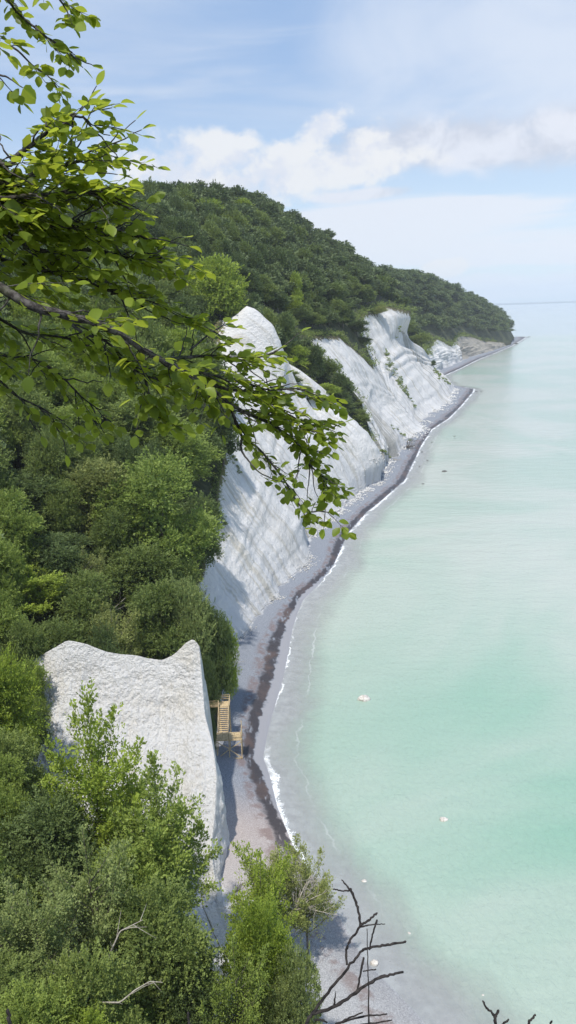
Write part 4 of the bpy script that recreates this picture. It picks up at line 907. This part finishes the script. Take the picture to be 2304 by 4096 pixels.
# ------------------------------------------------------------------ fallen dead bushes and driftwood
def dead_bush(name, base, size, n, label, mat, cat='dead bush', seed=1, aim=(0, 0, 1), spread=1.0, grow=True):
    r_ = np.random.default_rng(seed); mb = MB(); aim = np.array(aim, float)
    for i in range(n):
        d = aim + r_.normal(0, .45 * spread, 3); d /= np.linalg.norm(d); L_ = size * r_.uniform(.5, 1.1); P = [np.zeros(3)]
        for k in range(6): d = d + r_.normal(0, .16, 3); d /= np.linalg.norm(d); P.append(P[-1] + d * L_ / 6)
        P = np.array(P); P[:, 2] = np.maximum(P[:, 2], -.15); mb.tube(P, np.linspace(size * .016, size * .004, 7), 4)
        for k in (2, 3, 4, 5):
            e = d + r_.normal(0, .7, 3); e /= np.linalg.norm(e); Q = np.array([P[k] + e * q for q in np.linspace(0, L_ * .3, 4)]); Q += np.cumsum(r_.normal(0, .02 * size, (4, 3)), 0) * np.array([[0], [1], [1], [1]]); mb.tube(Q, np.linspace(size * .007, size * .002, 4), 4)
    o = mb.build(name, M[mat], None, smooth=True); o.location = tuple(base); return tag(o, label, cat)
b = atz(1625, 1790, 2.0); dead_bush('fallen_tree', b, 9, 16, 'brown leafless fallen tree lying on the beach below the headland', 'bark', 'fallen tree', 3, (.3, -.2, .25))
b = atz(1572, 1838, 2.0); dead_bush('driftwood', b, 5, 7, 'tangle of pale driftwood branches at the gully mouth left of the fallen tree', 'deadbark', 'driftwood', 4, (.8, -.1, .08))
b = atz(930, 2660, 2.0); dead_bush('driftwood', b, 3.0, 7, 'pale broken branches lying on the shingle above the stairs', 'deadbark', 'driftwood', 6, (.5, .1, .3))
b = atz(822, 2371, 2); bb = aty(822, 2380, 158); dead_bush('dead_shrub', bb, 2.2, 7, 'small leafless shrub on the lower left face of the nearest cliff', 'bark', 'dead shrub', 7)
bb = aty(330, 2520, 127); dead_bush('dead_shrub', bb, 10, 18, 'leafless pale-stemmed shrub rising among dark trees behind the spur', 'deadbark', 'dead shrub', 8)
bb = aty(430, 2600, 121); dead_bush('dead_shrub', bb, 5, 10, 'smaller grey leafless shrub right of the taller pale-stemmed one', 'bark', 'dead shrub', 9)
bb = aty(30, 3330, 84); dead_bush('dead_shrub', bb, 9, 14, 'bare grey stems at the left edge in front of the spur', 'deadbark', 'dead shrub', 10)
bb = aty(1180, 3640, 70); dead_bush('dead_shrub', bb, 4.2, 22, 'half bare pale-stemmed shrub fanning out over the beach edge', 'deadbark', 'dead shrub', 11, (.7, 0, .55), .7)
bb = aty(940, 3570, 74); dead_bush('dead_shrub', bb, 3.0, 10, 'fan of thin pale stems beside the lower edge of the spur', 'deadbark', 'dead shrub', 12, (.7, 0, .8), .7)
def dead_limb(pts, dist, r0, label, name='dead_branch'):
    P = np.array([atd(u, v, dist + dd) for u, v, dd in pts]); t = np.linspace(0, len(P) - 1, 22); P2 = np.stack([np.interp(t, range(len(P)), P[:, i]) for i in range(3)], 1)
    mb = MB(); mb.tube(P2 - P2[0], np.linspace(r0, r0 * .25, 22), 6); r_ = np.random.default_rng(len(label))
    for k in range(5, 21, 3):
        d = P2[min(21, k + 1)] - P2[k - 1]; d = d / np.linalg.norm(d) + r_.normal(0, .6, 3); Q = np.array([P2[k] - P2[0] + d * q for q in np.linspace(0, r0 * 14, 4)]); mb.tube(Q, np.linspace(r0 * .4, r0 * .1, 4), 4)
    o = mb.build(name, M['deadbark'], None, smooth=True); o.location = tuple(P2[0]); tag(o, label, 'dead branch')
dead_limb([(425, 3860, 2), (450, 3790, 0), (480, 3725, 0), (520, 3705, 0), (570, 3680, 0)], 60, .08, 'pale bleached dead branch poking out of the greenery below the spur')
dead_limb([(380, 4010, 2), (480, 4010, 0), (540, 3960, 0), (600, 3925, 0), (650, 3930, 0)], 56, .07, 'crooked grey dead branch near the bottom edge')

# ------------------------------------------------------------------ overhanging beech branch close to the camera
rb = np.random.default_rng(77)
CAMP = np.array([0, 0, CH])
def curve_px(pts, dist, n=None):
    P = np.array([atd(q[0], q[1], dist if len(q) < 3 else q[2]) for q in pts]); n = n or len(P) * 5
    # Catmull-Rom
    out = []; Q = np.vstack([2 * P[0] - P[1], P, 2 * P[-1] - P[-2]])
    for i in range(1, len(Q) - 2):
        for t in np.linspace(0, 1, max(3, n // (len(P) - 1)), endpoint=False):
            a, b, c, d = Q[i - 1], Q[i], Q[i + 1], Q[i + 2]
            out.append(.5 * (2 * b + (c - a) * t + (2 * a - 5 * b + 4 * c - d) * t ** 2 + (3 * b - a - 3 * c + d) * t ** 3))
    out.append(P[-1]); return np.array(out)
leafV = []; leafF = []; leafT = []; leafU = []; nl = 0
SEG = 6
def add_leaf(base, d, nrm, Ln):
    """one beech leaf: folded oval blade with wavy, pointed outline"""
    global nl
    d = d / np.linalg.norm(d); s = np.cross(nrm, d); s /= np.linalg.norm(s) + 1e-9; nn = np.cross(d, s)
    t = np.linspace(0, 1, SEG + 1); wd = np.array([.03, .62, .92, 1., .88, .55, .0]) * Ln * .39 * rb.uniform(.85, 1.15)
    curl = rb.uniform(-.10, .22); fold = rb.uniform(.05, .35); side = rb.uniform(-.08, .08); wavy = rb.uniform(.0, .10)
    mid = base + d * (t * Ln)[:, None] - nn * (curl * t ** 2 * Ln)[:, None] + s * (side * t ** 2 * Ln)[:, None]
    wv = np.where(np.arange(SEG + 1) % 2, 1.0, 1 - wavy * 2)
    l = mid - s * (wd * wv)[:, None] + nn * (fold * wd)[:, None] + d * .04 * Ln; r = mid + s * (wd * wv)[:, None] + nn * (fold * wd)[:, None] + d * .04 * Ln
    V = np.concatenate([l, mid, r]); n = SEG + 1
    F = [(i, i + 1, n + i + 1, n + i) for i in range(SEG)] + [(n + i, n + i + 1, 2 * n + i + 1, 2 * n + i) for i in range(SEG)]
    leafV.append(V); leafF.extend([tuple(k + nl for k in f) for f in F]); leafT.append(np.full(3 * n, rb.random())); nl += 3 * n
def leafy_twig(mb, P, r0, dens=1.0, size=.075, start=.15, leaf=True, k=4):
    mb.tube(P, np.linspace(r0, r0 * .35, len(P)), k)
    if not leaf: return
    L_ = np.r_[0, np.cumsum(np.linalg.norm(np.diff(P, axis=0), axis=1))]; tot = L_[-1]; step = .034 / dens; q = tot * start; sgn = 1
    while q < tot:
        c = np.array([np.interp(q, L_, P[:, i]) for i in range(3)]); j = min(len(P) - 2, np.searchsorted(L_, q) - 1); ax = P[j + 1] - P[j]; ax /= np.linalg.norm(ax) + 1e-9
        up = np.array([0, 0, 1.]) + rb.normal(0, .38, 3); sd = np.cross(ax, up); sd /= np.linalg.norm(sd) + 1e-9
        d = ax * rb.uniform(.35, .9) + sd * sgn * rb.uniform(.6, 1.1) + np.array([0, 0, rb.uniform(-.35, .12)]); nr = up + rb.normal(0, .25, 3)
        add_leaf(c + d / np.linalg.norm(d) * .008, d, nr, size * rb.uniform(.6, 1.25)); sgn *= -1; q += step * rb.uniform(.6, 1.5)
    add_leaf(P[-1], P[-1] - P[-2], np.array([0, 0, 1.]) + rb.normal(0, .3, 3), size)
def wob(P, a):
    Q = P.copy(); n = len(P); w_ = np.cumsum(rb.normal(0, 1, (n, 3)), 0); w_ -= np.linspace(0, 1, n)[:, None] * w_[-1]; Q += w_ * a; return Q
def branchlets(mb, P, n, L_, r0, lean=.8, dens=1.0, size=.075, f0=.1, vert=.25, sub=2, droop=.12, side=(-1, 1)):
    L0 = np.r_[0, np.cumsum(np.linalg.norm(np.diff(P, axis=0), axis=1))]
    for i in range(n):
        f = f0 + (1 - f0) * (i + rb.random()) / n; q = f * L0[-1]; c = np.array([np.interp(q, L0, P[:, k]) for k in range(3)]); j = min(len(P) - 2, max(0, np.searchsorted(L0, q) - 1)); ax = P[j + 1] - P[j]; ax /= np.linalg.norm(ax)
        sd = np.cross(ax, (0, 0, 1.)); sd /= np.linalg.norm(sd) + 1e-9; sg = rb.choice(side)
        d = ax * lean + sd * sg * rb.uniform(.25, .95) + np.array([0, 0, rb.normal(.0, vert)]); d /= np.linalg.norm(d)
        l = L_ * rb.uniform(.5, 1.15) * (1.1 - .5 * f); t = np.linspace(0, 1, 7)[:, None]
        Q = c + d * t * l + ax * t ** 2 * l * .3 + np.array([0, 0, -1.]) * droop * l * t ** 2; Q = wob(Q, l * .012)
        leafy_twig(mb, Q, r0, dens, size, .2)
        for k in range(sub):
            jj = rb.integers(1, 5); d2 = Q[jj + 1] - Q[jj]; d2 /= np.linalg.norm(d2); d2 = d2 * .8 + np.cross(d2, (0, 0, 1.)) * rb.choice([-1, 1]) * rb.uniform(.4, .8) + np.array([0, 0, rb.normal(0, .2)])
            t2 = np.linspace(0, 1, 5)[:, None]; Q2 = Q[jj] + d2 * t2 * l * rb.uniform(.3, .55); leafy_twig(mb, wob(Q2, l * .008), r0 * .6, dens, size, .15)
tree = empty('beech_tree', (-4.2, 2.0, 66.0)); troot = np.array([-4.2, 2.0, 66.0])
tag(tree, 'close overhanging beech whose leafy limbs fill the upper left and reach across the cliff', 'tree')
def shift(o): o.location = tuple(-troot); return o
LIMBS = [
 # main limb, traced, with its distance from the camera at each point
 ([(-900, 700, 3.6), (-400, 960, 3.1), (-40, 1130, 2.85), (110, 1215, 2.8), (260, 1262, 2.85), (400, 1300, 2.95), (530, 1370, 3.1), (640, 1440, 3.3), (760, 1500, 3.55), (850, 1560, 3.75), (912, 1612, 3.95), (940, 1680, 4.0), (968, 1745, 4.05)], .018, .007, 22, .34, .62, 1.0),
 ([(968, 1745, 4.05), (1040, 1800, 4.1), (1100, 1870, 4.15), (1150, 1940, 4.2), (1190, 2010, 4.2), (1230, 2045, 4.25), (1280, 2045, 4.3), (1315, 2050, 4.3)], .006, .003, 9, .22, .6, .9),
 ([(968, 1745, 4.05), (966, 1800, 4.0), (1000, 1850, 4.0), (1040, 1890, 4.0), (1100, 1920, 4.05), (1140, 1928, 4.1)], .006, .002, 1, .1, .5, .0),
 ([(912, 1612, 3.95), (1000, 1660, 4.1), (1080, 1690, 4.2), (1150, 1745, 4.3), (1220, 1810, 4.35), (1250, 1870, 4.4), (1300, 1915, 4.4), (1330, 1925, 4.4)], .009, .003, 18, .3, .6, 1.2),
 ([(800, 1520, 3.8), (920, 1560, 4.0), (1030, 1570, 4.1), (1120, 1640, 4.25), (1210, 1690, 4.3), (1265, 1700, 4.4), (1310, 1695, 4.4)], .009, .003, 16, .28, .55, 1.1),
 ([(640, 1440, 3.6), (740, 1430, 3.75), (850, 1425, 3.9), (950, 1440, 4.0), (1050, 1425, 4.1), (1110, 1400, 4.15)], .009, .003, 12, .26, .5, 1.0),
 ([(760, 1400, 3.75), (820, 1350, 3.8), (880, 1310, 3.85), (900, 1290, 3.9)], .005, .002, 4, .16, .5, 1.0),
 ([(700, 1470, 3.7), (850, 1500, 3.8), (980, 1530, 4.0), (1080, 1560, 4.1), (1200, 1555, 4.2), (1260, 1590, 4.3)], .007, .003, 16, .28, .5, 1.2),
 ([(575, 1395, 3.5), (578, 1460, 3.45), (585, 1530, 3.45), (600, 1600, 3.45), (625, 1660, 3.5), (690, 1700, 3.5)], .008, .003, 7, .2, .7, .8),
 ([(820, 1545, 3.8), (835, 1600, 3.8), (840, 1625, 3.8)], .006, .003, 3, .16, .6, .8),
 # upper mass
 ([(-700, 500, 3.4), (-50, 800, 3.1), (100, 870, 3.1), (250, 905, 3.15), (380, 912, 3.2), (500, 922, 3.3), (590, 955, 3.35)], .013, .003, 26, .36, .6, 1.5),
 ([(-700, 300, 3.2), (-50, 640, 3.0), (80, 610, 3.0), (200, 520, 3.0), (270, 470, 3.05), (330, 470, 3.1), (370, 500, 3.1)], .010, .003, 20, .28, .6, 1.3),
 ([(-600, 450, 3.3), (-50, 720, 3.1), (150, 690, 3.1), (290, 650, 3.15), (370, 630, 3.2), (420, 610, 3.2)], .010, .003, 22, .28, .6, 1.4),
 ([(-600, 700, 3.5), (-50, 900, 3.3), (150, 1000, 3.3), (350, 1000, 3.35), (550, 1035, 3.4), (700, 1060, 3.5)], .013, .003, 28, .34, .6, 1.4),
 ([(-500, 900, 3.6), (-50, 1020, 3.4), (150, 1080, 3.4), (330, 1120, 3.45), (480, 1180, 3.5), (620, 1210, 3.6)], .010, .003, 26, .34, .6, 1.3),
 ([(-500, 620, 3.2), (-60, 780, 3.0), (120, 780, 3.0), (270, 770, 3.05), (390, 765, 3.1), (470, 780, 3.1)], .009, .003, 24, .3, .6, 1.5),
 # top corner
 ([(-500, -500, 3.5), (-30, -60, 3.4), (80, 60, 3.4), (190, 150, 3.4), (260, 190, 3.45), (300, 220, 3.5)], .007, .002, 12, .18, .7, 1.5),
 ([(-400, -80, 3.6), (-30, 160, 3.4), (60, 195, 3.4), (140, 270, 3.4), (200, 310, 3.4), (250, 390, 3.4)], .006, .002, 9, .14, .7, 1.1),
 ([(60, -200, 3.5), (190, -60, 3.4), (260, 30, 3.4), (290, 100, 3.4)], .006, .002, 7, .16, .6, 1.6),
 ([(-300, -200, 2.9), (-80, 150, 2.8), (-30, 280, 2.8), (30, 310, 2.8), (90, 350, 2.8)], .006, .002, 4, .12, .7, .9),
 # lower left
 ([(-500, 1050, 3.8), (-50, 1250, 3.6), (100, 1330, 3.6), (250, 1350, 3.65), (400, 1400, 3.7), (520, 1440, 3.75)], .009, .003, 18, .28, .6, 1.1),
 ([(-500, 1200, 3.9), (-50, 1400, 3.7), (140, 1440, 3.7), (240, 1500, 3.75), (330, 1590, 3.8), (400, 1640, 3.8)], .008, .003, 14, .26, .6, 1.0),
 ([(-500, 1350, 4.0), (-50, 1500, 3.8), (60, 1580, 3.8), (180, 1640, 3.8), (260, 1690, 3.85)], .007, .003, 10, .24, .6, 1.0),
 ([(250, 1262, 3.35), (330, 1330, 3.4), (430, 1370, 3.4), (540, 1480, 3.45), (660, 1530, 3.5)], .008, .003, 12, .24, .6, 1.0),
]
for li, (pts, ra, re, nb_, Lb, ln, dn) in enumerate(LIMBS):
    mb = MB(); P = curve_px(pts, 3.5); P[2:-1] += rb.normal(0, ra * .12, (len(P) - 3, 3))
    mb.tube(P, np.interp(np.linspace(0, 1, len(P)), [0, 1], [ra * 1.1, re]), 8 if ra > .012 else 6)
    if nb_ > 9 and dn > .9:
        L0 = np.linspace(.15, .9, int(nb_ * .6))
        for f in L0:
            j = int(f * (len(P) - 2)); ax = P[j + 1] - P[j]; ax /= np.linalg.norm(ax); d = ax * .8 + np.array([rb.normal(0, .5), rb.normal(-.2, .3), rb.normal(0, .45)]); d /= np.linalg.norm(d)
            t = np.linspace(0, 1, 8)[:, None]; Q = wob(P[j] + d * t * Lb * rb.uniform(.45, .9) + np.array([0, 0, rb.uniform(-.25, .2)]) * Lb * t ** 2, Lb * .02); mb.tube(Q, np.linspace(.0042, .0018, 8), 4)
            add_leaf(Q[-1], Q[-1] - Q[-2], np.array([0, 0, 1.]), .062)
    if nb_: branchlets(mb, P, nb_, Lb, .0026, ln, max(.72, dn * .84), .056, .22 if len(pts) > 5 and pts[0][0] < -200 else .08, .28, 2 if nb_ > 6 else 1)
    if dn > 0: leafy_twig(mb, P[-max(4, len(P) // 4):], re, .9, .064, .1)
    shift(mb.build('limb', M['limbbark'], tree, smooth=True))
fv = np.concatenate(leafV); print('leaves', len(leafV))
shift(mesh_np('foliage', fv, np.array(leafF), M['branchleaf'], tree, smooth=True, attrs={'tint': np.concatenate(leafT)}))
mb = MB(); mb.tube([(-4.3, 2.0, 64), (-4.2, 2.0, 67.5), (-4.0, 2.1, 71), (-4.1, 2.2, 76)], [.34, .27, .22, .12], 12)
st_ = np.array([-4.05, 2.1, 70.3])
for pts, ra, *_ in LIMBS:
    if pts[0][0] < -200 or pts[0][1] < -100:
        e = atd(*pts[0]); s0 = st_ + np.array([0, 0, np.clip((e[2] - 70) * .8, -2, 4)]); t = np.linspace(0, 1, 7)[:, None]; mb.tube(s0 * (1 - t) + e * t + np.array([0, 0, .15]) * np.sin(t * math.pi), np.linspace(ra * 2.0, ra * 1.05, 7), 6)
shift(mb.build('trunk', M['limbbark'], tree, smooth=True))

# ------------------------------------------------------------------ bare dark twigs at the bottom of the view
def twigset(name, lines, label, dist, root_px):
    r0 = atd(root_px[0], root_px[1], dist); root = empty(name, tuple(r0))
    for nm, pts, ra, re in lines:
        mb = MB(); P = curve_px([(a, b_, dist + (c if c else 0)) for a, b_, c in pts], dist, len(pts) * 5) - r0
        P[1:-1] += rb.normal(0, ra * .22, (len(P) - 2, 3)); kn = np.linspace(ra, re, len(P)) * (1 + .25 * (rb.random(len(P)) > .8))
        mb.tube(P, kn, 7); mb.build(nm, M['darktwig'], root, smooth=True)
    return tag(root, label, 'shrub')
twigset('bare_shrub', [
 ('stem', [(1120, 4700, .1), (1190, 4250, .05), (1225, 4100, 0), (1260, 4040, 0), (1324, 3956, 0), (1391, 3873, 0), (1436, 3818, 0), (1462, 3793, 0)], .0054, .0030),
 ('twig', [(1450, 3800, 0), (1500, 3786, 0), (1560, 3778, .02), (1622, 3766, .03)], .0035, .0028),
 ('twig', [(1388, 3860, 0), (1386, 3800, .02), (1402, 3760, .02), (1430, 3722, .02), (1440, 3697, .02), (1434, 3650, .02), (1420, 3600, .03), (1402, 3556, .03)], .0032, .0034),
 ('twig', [(1402, 3560, .03), (1385, 3540, .03), (1367, 3520, .03)], .0026, .0016), ('twig', [(1402, 3562, .03), (1370, 3563, .03), (1333, 3557, .03)], .0024, .0018),
 ('twig', [(1440, 3702, .02), (1475, 3680, .02), (1508, 3652, .02)], .0036, .0026), ('twig', [(1440, 3708, .02), (1490, 3698, .02), (1540, 3696, .02)], .0022, .0012),
 ('twig', [(1478, 3799, 0), (1490, 3740, 0), (1508, 3680, 0)], .0022, .0026),
 ('twig', [(1455, 3830, 0), (1445, 3880, 0), (1432, 3950, 0), (1426, 3965, 0)], .0030, .0026), ('twig', [(1452, 3885, 0), (1480, 3880, .01), (1504, 3878, .01)], .0018, .0014),
 ('stem', [(1250, 4055, 0), (1324, 4031, 0), (1380, 4000, 0), (1432, 3963, 0), (1500, 3920, 0), (1560, 3900, 0), (1612, 3888, .02)], .0050, .0032),
 ('twig', [(1336, 4025, 0), (1340, 3990, 0), (1341, 3965, 0)], .0030, .0008), ('twig', [(1258, 4080, 0), (1285, 4080, 0), (1308, 4090, 0)], .0036, .0022),
 ('twig', [(1330, 4110, 0), (1390, 4075, 0), (1450, 4050, 0)], .0030, .0020), ('twig', [(1340, 4096, .02), (1450, 4066, .02), (1548, 4056, .03)], .0030, .0018), ('twig', [(1440, 4100, .02), (1510, 4090, .02), (1568, 4080, .02)], .0026, .0016),
 ('twig', [(1474, 4200, -.1), (1474, 4000, -.1), (1471, 3850, -.1), (1468, 3715, -.1)], .0024, .0010)],
 'dark leafless shrub with knobbly forked twigs reaching up from the bottom edge', 2.2, (1120, 4700))
twigset('bare_shrub', [
 ('stem', [(2020, 4700, .1), (1990, 4300, 0), (1981, 4100, 0), (1975, 4060, 0), (1950, 4035, 0), (1931, 4004, 0)], .0050, .0024),
 ('twig', [(1980, 4070, 0), (1990, 4050, 0), (1994, 4042, 0)], .0036, .0030), ('twig', [(1996, 4110, 0), (2016, 4092, 0), (2034, 4078, 0)], .0030, .0024),
 ('stem', [(2080, 4700, .1), (2095, 4300, 0), (2112, 4110, 0), (2128, 4075, 0), (2140, 4058, 0)], .0040, .0026), ('twig', [(2108, 4110, 0), (2115, 4090, 0), (2118, 4082, 0)], .0024, .0018), ('stem', [(2150, 4700, .1), (2190, 4250, 0), (2200, 4110, 0), (2208, 4084, 0)], .0030, .0022)],
 'small dark leafless shrub showing only its twig tips at the bottom right', 2.2, (2020, 4700))
twigset('bare_shrub', [('stem', [(40, 4700, 0), (36, 4300, 0), (38, 4100, 0), (30, 4040, 0)], .006, .004)], 'single dark blurred bare stem at the bottom left corner', 1.9, (40, 4700))
twigset('bare_shrub', [('stem', [(760, 4700, 0), (758, 4300, 0), (756, 4110, 0), (752, 4050, 0)], .004, .003)], 'single short dark bare stem at the bottom left of centre', 2.1, (760, 4700))

# ------------------------------------------------------------------ sky, sun, haze
SUN_EL, SUN_AZ = 64.0, math.atan2(-.94, -.36)       # towards the sun: left and a little behind the camera
sd = Vector((math.cos(SUN_AZ) * math.cos(rad(SUN_EL)), math.sin(SUN_AZ) * math.cos(rad(SUN_EL)), math.sin(rad(SUN_EL))))
sl = bpy.data.lights.new('sun', 'SUN'); sl.energy = 3.0; sl.angle = rad(1.5); sl.color = (1, .955, .88)
so = bpy.data.objects.new('sun', sl); C.objects.link(so); so.rotation_euler = sd.to_track_quat('Z', 'Y').to_euler(); so.location = (-60, -40, 200)

wd = bpy.data.worlds.new('World'); SC.world = wd; wd.use_nodes = True; wt = wd.node_tree; wt.nodes.clear()
class WT(NT):
    def __init__(s, t): s.t = t
k = WT(wt)
sky = k.n('ShaderNodeTexSky', sky_type='NISHITA'); sky.sun_disc = False; sky.sun_elevation = rad(SUN_EL); sky.sun_rotation = math.atan2(sd.x, sd.y)
sky.altitude = 100; sky.air_density = 1.0; sky.dust_density = .7; sky.ozone_density = 1.3
tc = k.n('ShaderNodeTexCoord'); dirv = tc.outputs['Generated']
sp = k.n('ShaderNodeSeparateXYZ'); k.l(dirv, sp.inputs[0])
az = k.math('ARCTAN2', sp.outputs[0], sp.outputs[1]); el = k.math('ARCSINE', sp.outputs[2])
def azel(u, v): d = ray(u, v); d = d / np.linalg.norm(d); return math.atan2(d[0], d[1]), math.asin(d[2])
n1 = k.noise(k.mapv(dirv, (1, 1, 1.5)), 13, 8, .60, .3); n2 = k.noise(k.mapv(dirv, (1, 1, 1.2), (0, 0, .4)), 34, 7, .62, .2)
n3 = k.noise(k.mapv(dirv, (1, 1, 7.5), (.0, .10, .6), (3, 1, 0)), 2.6, 8, .56, .5); n4 = k.noise(k.mapv(dirv, (1, 1, 2.2), (0, .3, 0), (0, 4, 0)), 4.2, 6, .55, .6)
def blob(u, v, ru, rv, tilt=0.0):
    a0, e0 = azel(u, v); ra = ru / FP; re = rv / FP
    da = k.math('SUBTRACT', az, a0); de = k.math('SUBTRACT', el, e0)
    if tilt: de = k.math('SUBTRACT', de, k.math('MULTIPLY', da, tilt))
    x = k.math('DIVIDE', da, ra); y = k.math('DIVIDE', de, re)
    return k.math('SUBTRACT', 1.0, k.math('ADD', k.math('MULTIPLY', x, x), k.math('MULTIPLY', y, y)))
def many(bs):
    r = None
    for b_ in bs: q = blob(*b_); r = q if r is None else k.math('SMOOTH_MAX', r, q, .35)
    return r
nn_ = k.math('ADD', k.math('MULTIPLY', k.math('SUBTRACT', n1, .5), 3.1), k.math('MULTIPLY', k.math('SUBTRACT', n2, .5), 1.5))
cum = many([(700, 670, 300, 130), (905, 610, 150, 85), (1130, 690, 240, 105, .1), (950, 740, 380, 70), (1290, 515, 120, 70, .4), (1460, 590, 120, 85, .4), (1400, 670, 330, 75, .05)])
cm = k.ss(k.math('ADD', cum, nn_), -.05, .85)
cum2 = many([(1780, 1075, 115, 46, .2), (1620, 1120, 1, 1)]); cm2 = k.ss(k.math('ADD', cum2, k.math('MULTIPLY', nn_, .8)), .1, .55)
gry = many([(1480, 775, 150, 22, .05), (1350, 790, 120, 20), (1700, 570, 420, 95, .02), (2250, 540, 340, 110, .12), (1950, 600, 420, 70)]); gm = k.math('MULTIPLY', k.ss(k.math('ADD', gry, k.math('MULTIPLY', nn_, .75)), -.35, 1.0), .85)
low = many([(1760, 920, 900, 120), (2200, 1130, 700, 60), (2000, 1020, 800, 60)]); lm = k.math('MULTIPLY', k.ss(k.math('ADD', low, k.math('MULTIPLY', k.math('SUBTRACT', n3, .5), 4.6)), -.05, .65), .85)
veil = k.math('MULTIPLY', k.ss(k.math('ADD', blob(2250, 250, 900, 330, -.15), k.math('MULTIPLY', k.math('SUBTRACT', n4, .5), 3.2)), -.5, 1.3), .80)
wisp = k.math('MULTIPLY', k.ss(n3, .50, .74), .38); wl = k.math('MULTIPLY', k.ss(k.math('ADD', blob(300, 60, 900, 240), k.math('MULTIPLY', k.math('SUBTRACT', n3, .5), 3)), .0, 1.2), .5)
hz = k.math('MULTIPLY', k.ss(el, .32, -.01), .62)
bg = k.n('ShaderNodeBackground'); bg.inputs[1].default_value = .15
skc = k.mix(.8, sky.outputs[0], k.mix(k.ss(el, .02, .30), (2.75, 3.35, 4.0), (1.42, 2.08, 3.25)))
WHITE = (3.95, 4.0, 4.1); VEIL = (3.0, 3.35, 3.95)
c_ = k.mix(wisp, skc, VEIL); c_ = k.mix(wl, c_, VEIL); c_ = k.mix(veil, c_, (3.4, 3.7, 4.2)); c_ = k.mix(lm, c_, (3.75, 3.9, 4.25))
c_ = k.mix(gm, c_, k.mix(k.ss(n1, .42, .62), (2.75, 2.88, 3.3), (3.7, 3.8, 4.15)))
shade = k.ss(k.math('ADD', n2, k.math('MULTIPLY', k.math('SUBTRACT', n1, .5), 1.4)), .38, .62)
c_ = k.mix(k.math('MULTIPLY', cm, .92), c_, k.mix(shade, (3.45, 3.6, 4.0), WHITE)); c_ = k.mix(k.math('MULTIPLY', cm2, .9), c_, WHITE)
k.l(c_, bg.inputs[0]); ow = k.n('ShaderNodeOutputWorld'); k.l(bg.outputs[0], ow.inputs[0])

HAZE = True
if HAZE:
    mb = MB(); Lh = 26000; z0, z1 = -26.0, 330.0
    V = [(-Lh, -2000, z0), (Lh, -2000, z0), (Lh, 16000, z0), (-Lh, 16000, z0), (-Lh, -2000, z1), (Lh, -2000, z1), (Lh, 16000, z1), (-Lh, 16000, z1)]
    hm = bpy.data.materials.new('air'); hm.use_nodes = True; ht = hm.node_tree; ht.nodes.clear(); o_ = ht.nodes.new('ShaderNodeOutputMaterial'); pv = ht.nodes.new('ShaderNodeVolumePrincipled')
    pv.inputs['Color'].default_value = (.90, .94, 1, 1); pv.inputs['Density'].default_value = .0001; pv.inputs['Anisotropy'].default_value = .2; ht.links.new(pv.outputs[0], o_.inputs['Volume'])
    hzo = mesh_np('haze', np.array(V), np.array([(0, 3, 2, 1), (4, 5, 6, 7), (0, 1, 5, 4), (1, 2, 6, 5), (2, 3, 7, 6), (3, 0, 4, 7)]), hm)
    tag(hzo, 'thin pale summer haze over the sea and the far promontory', 'haze', kind='stuff')

SC.view_settings.view_transform = 'Standard'; SC.view_settings.look = 'None'; SC.view_settings.exposure = 0.62; SC.view_settings.gamma = 1.0
SC.cycles.max_bounces = 6; SC.cycles.diffuse_bounces = 3; SC.cycles.glossy_bounces = 2; SC.cycles.transmission_bounces = 4; SC.cycles.transparent_max_bounces = 6; SC.cycles.volume_bounces = 1
SC.cycles.use_denoising = True
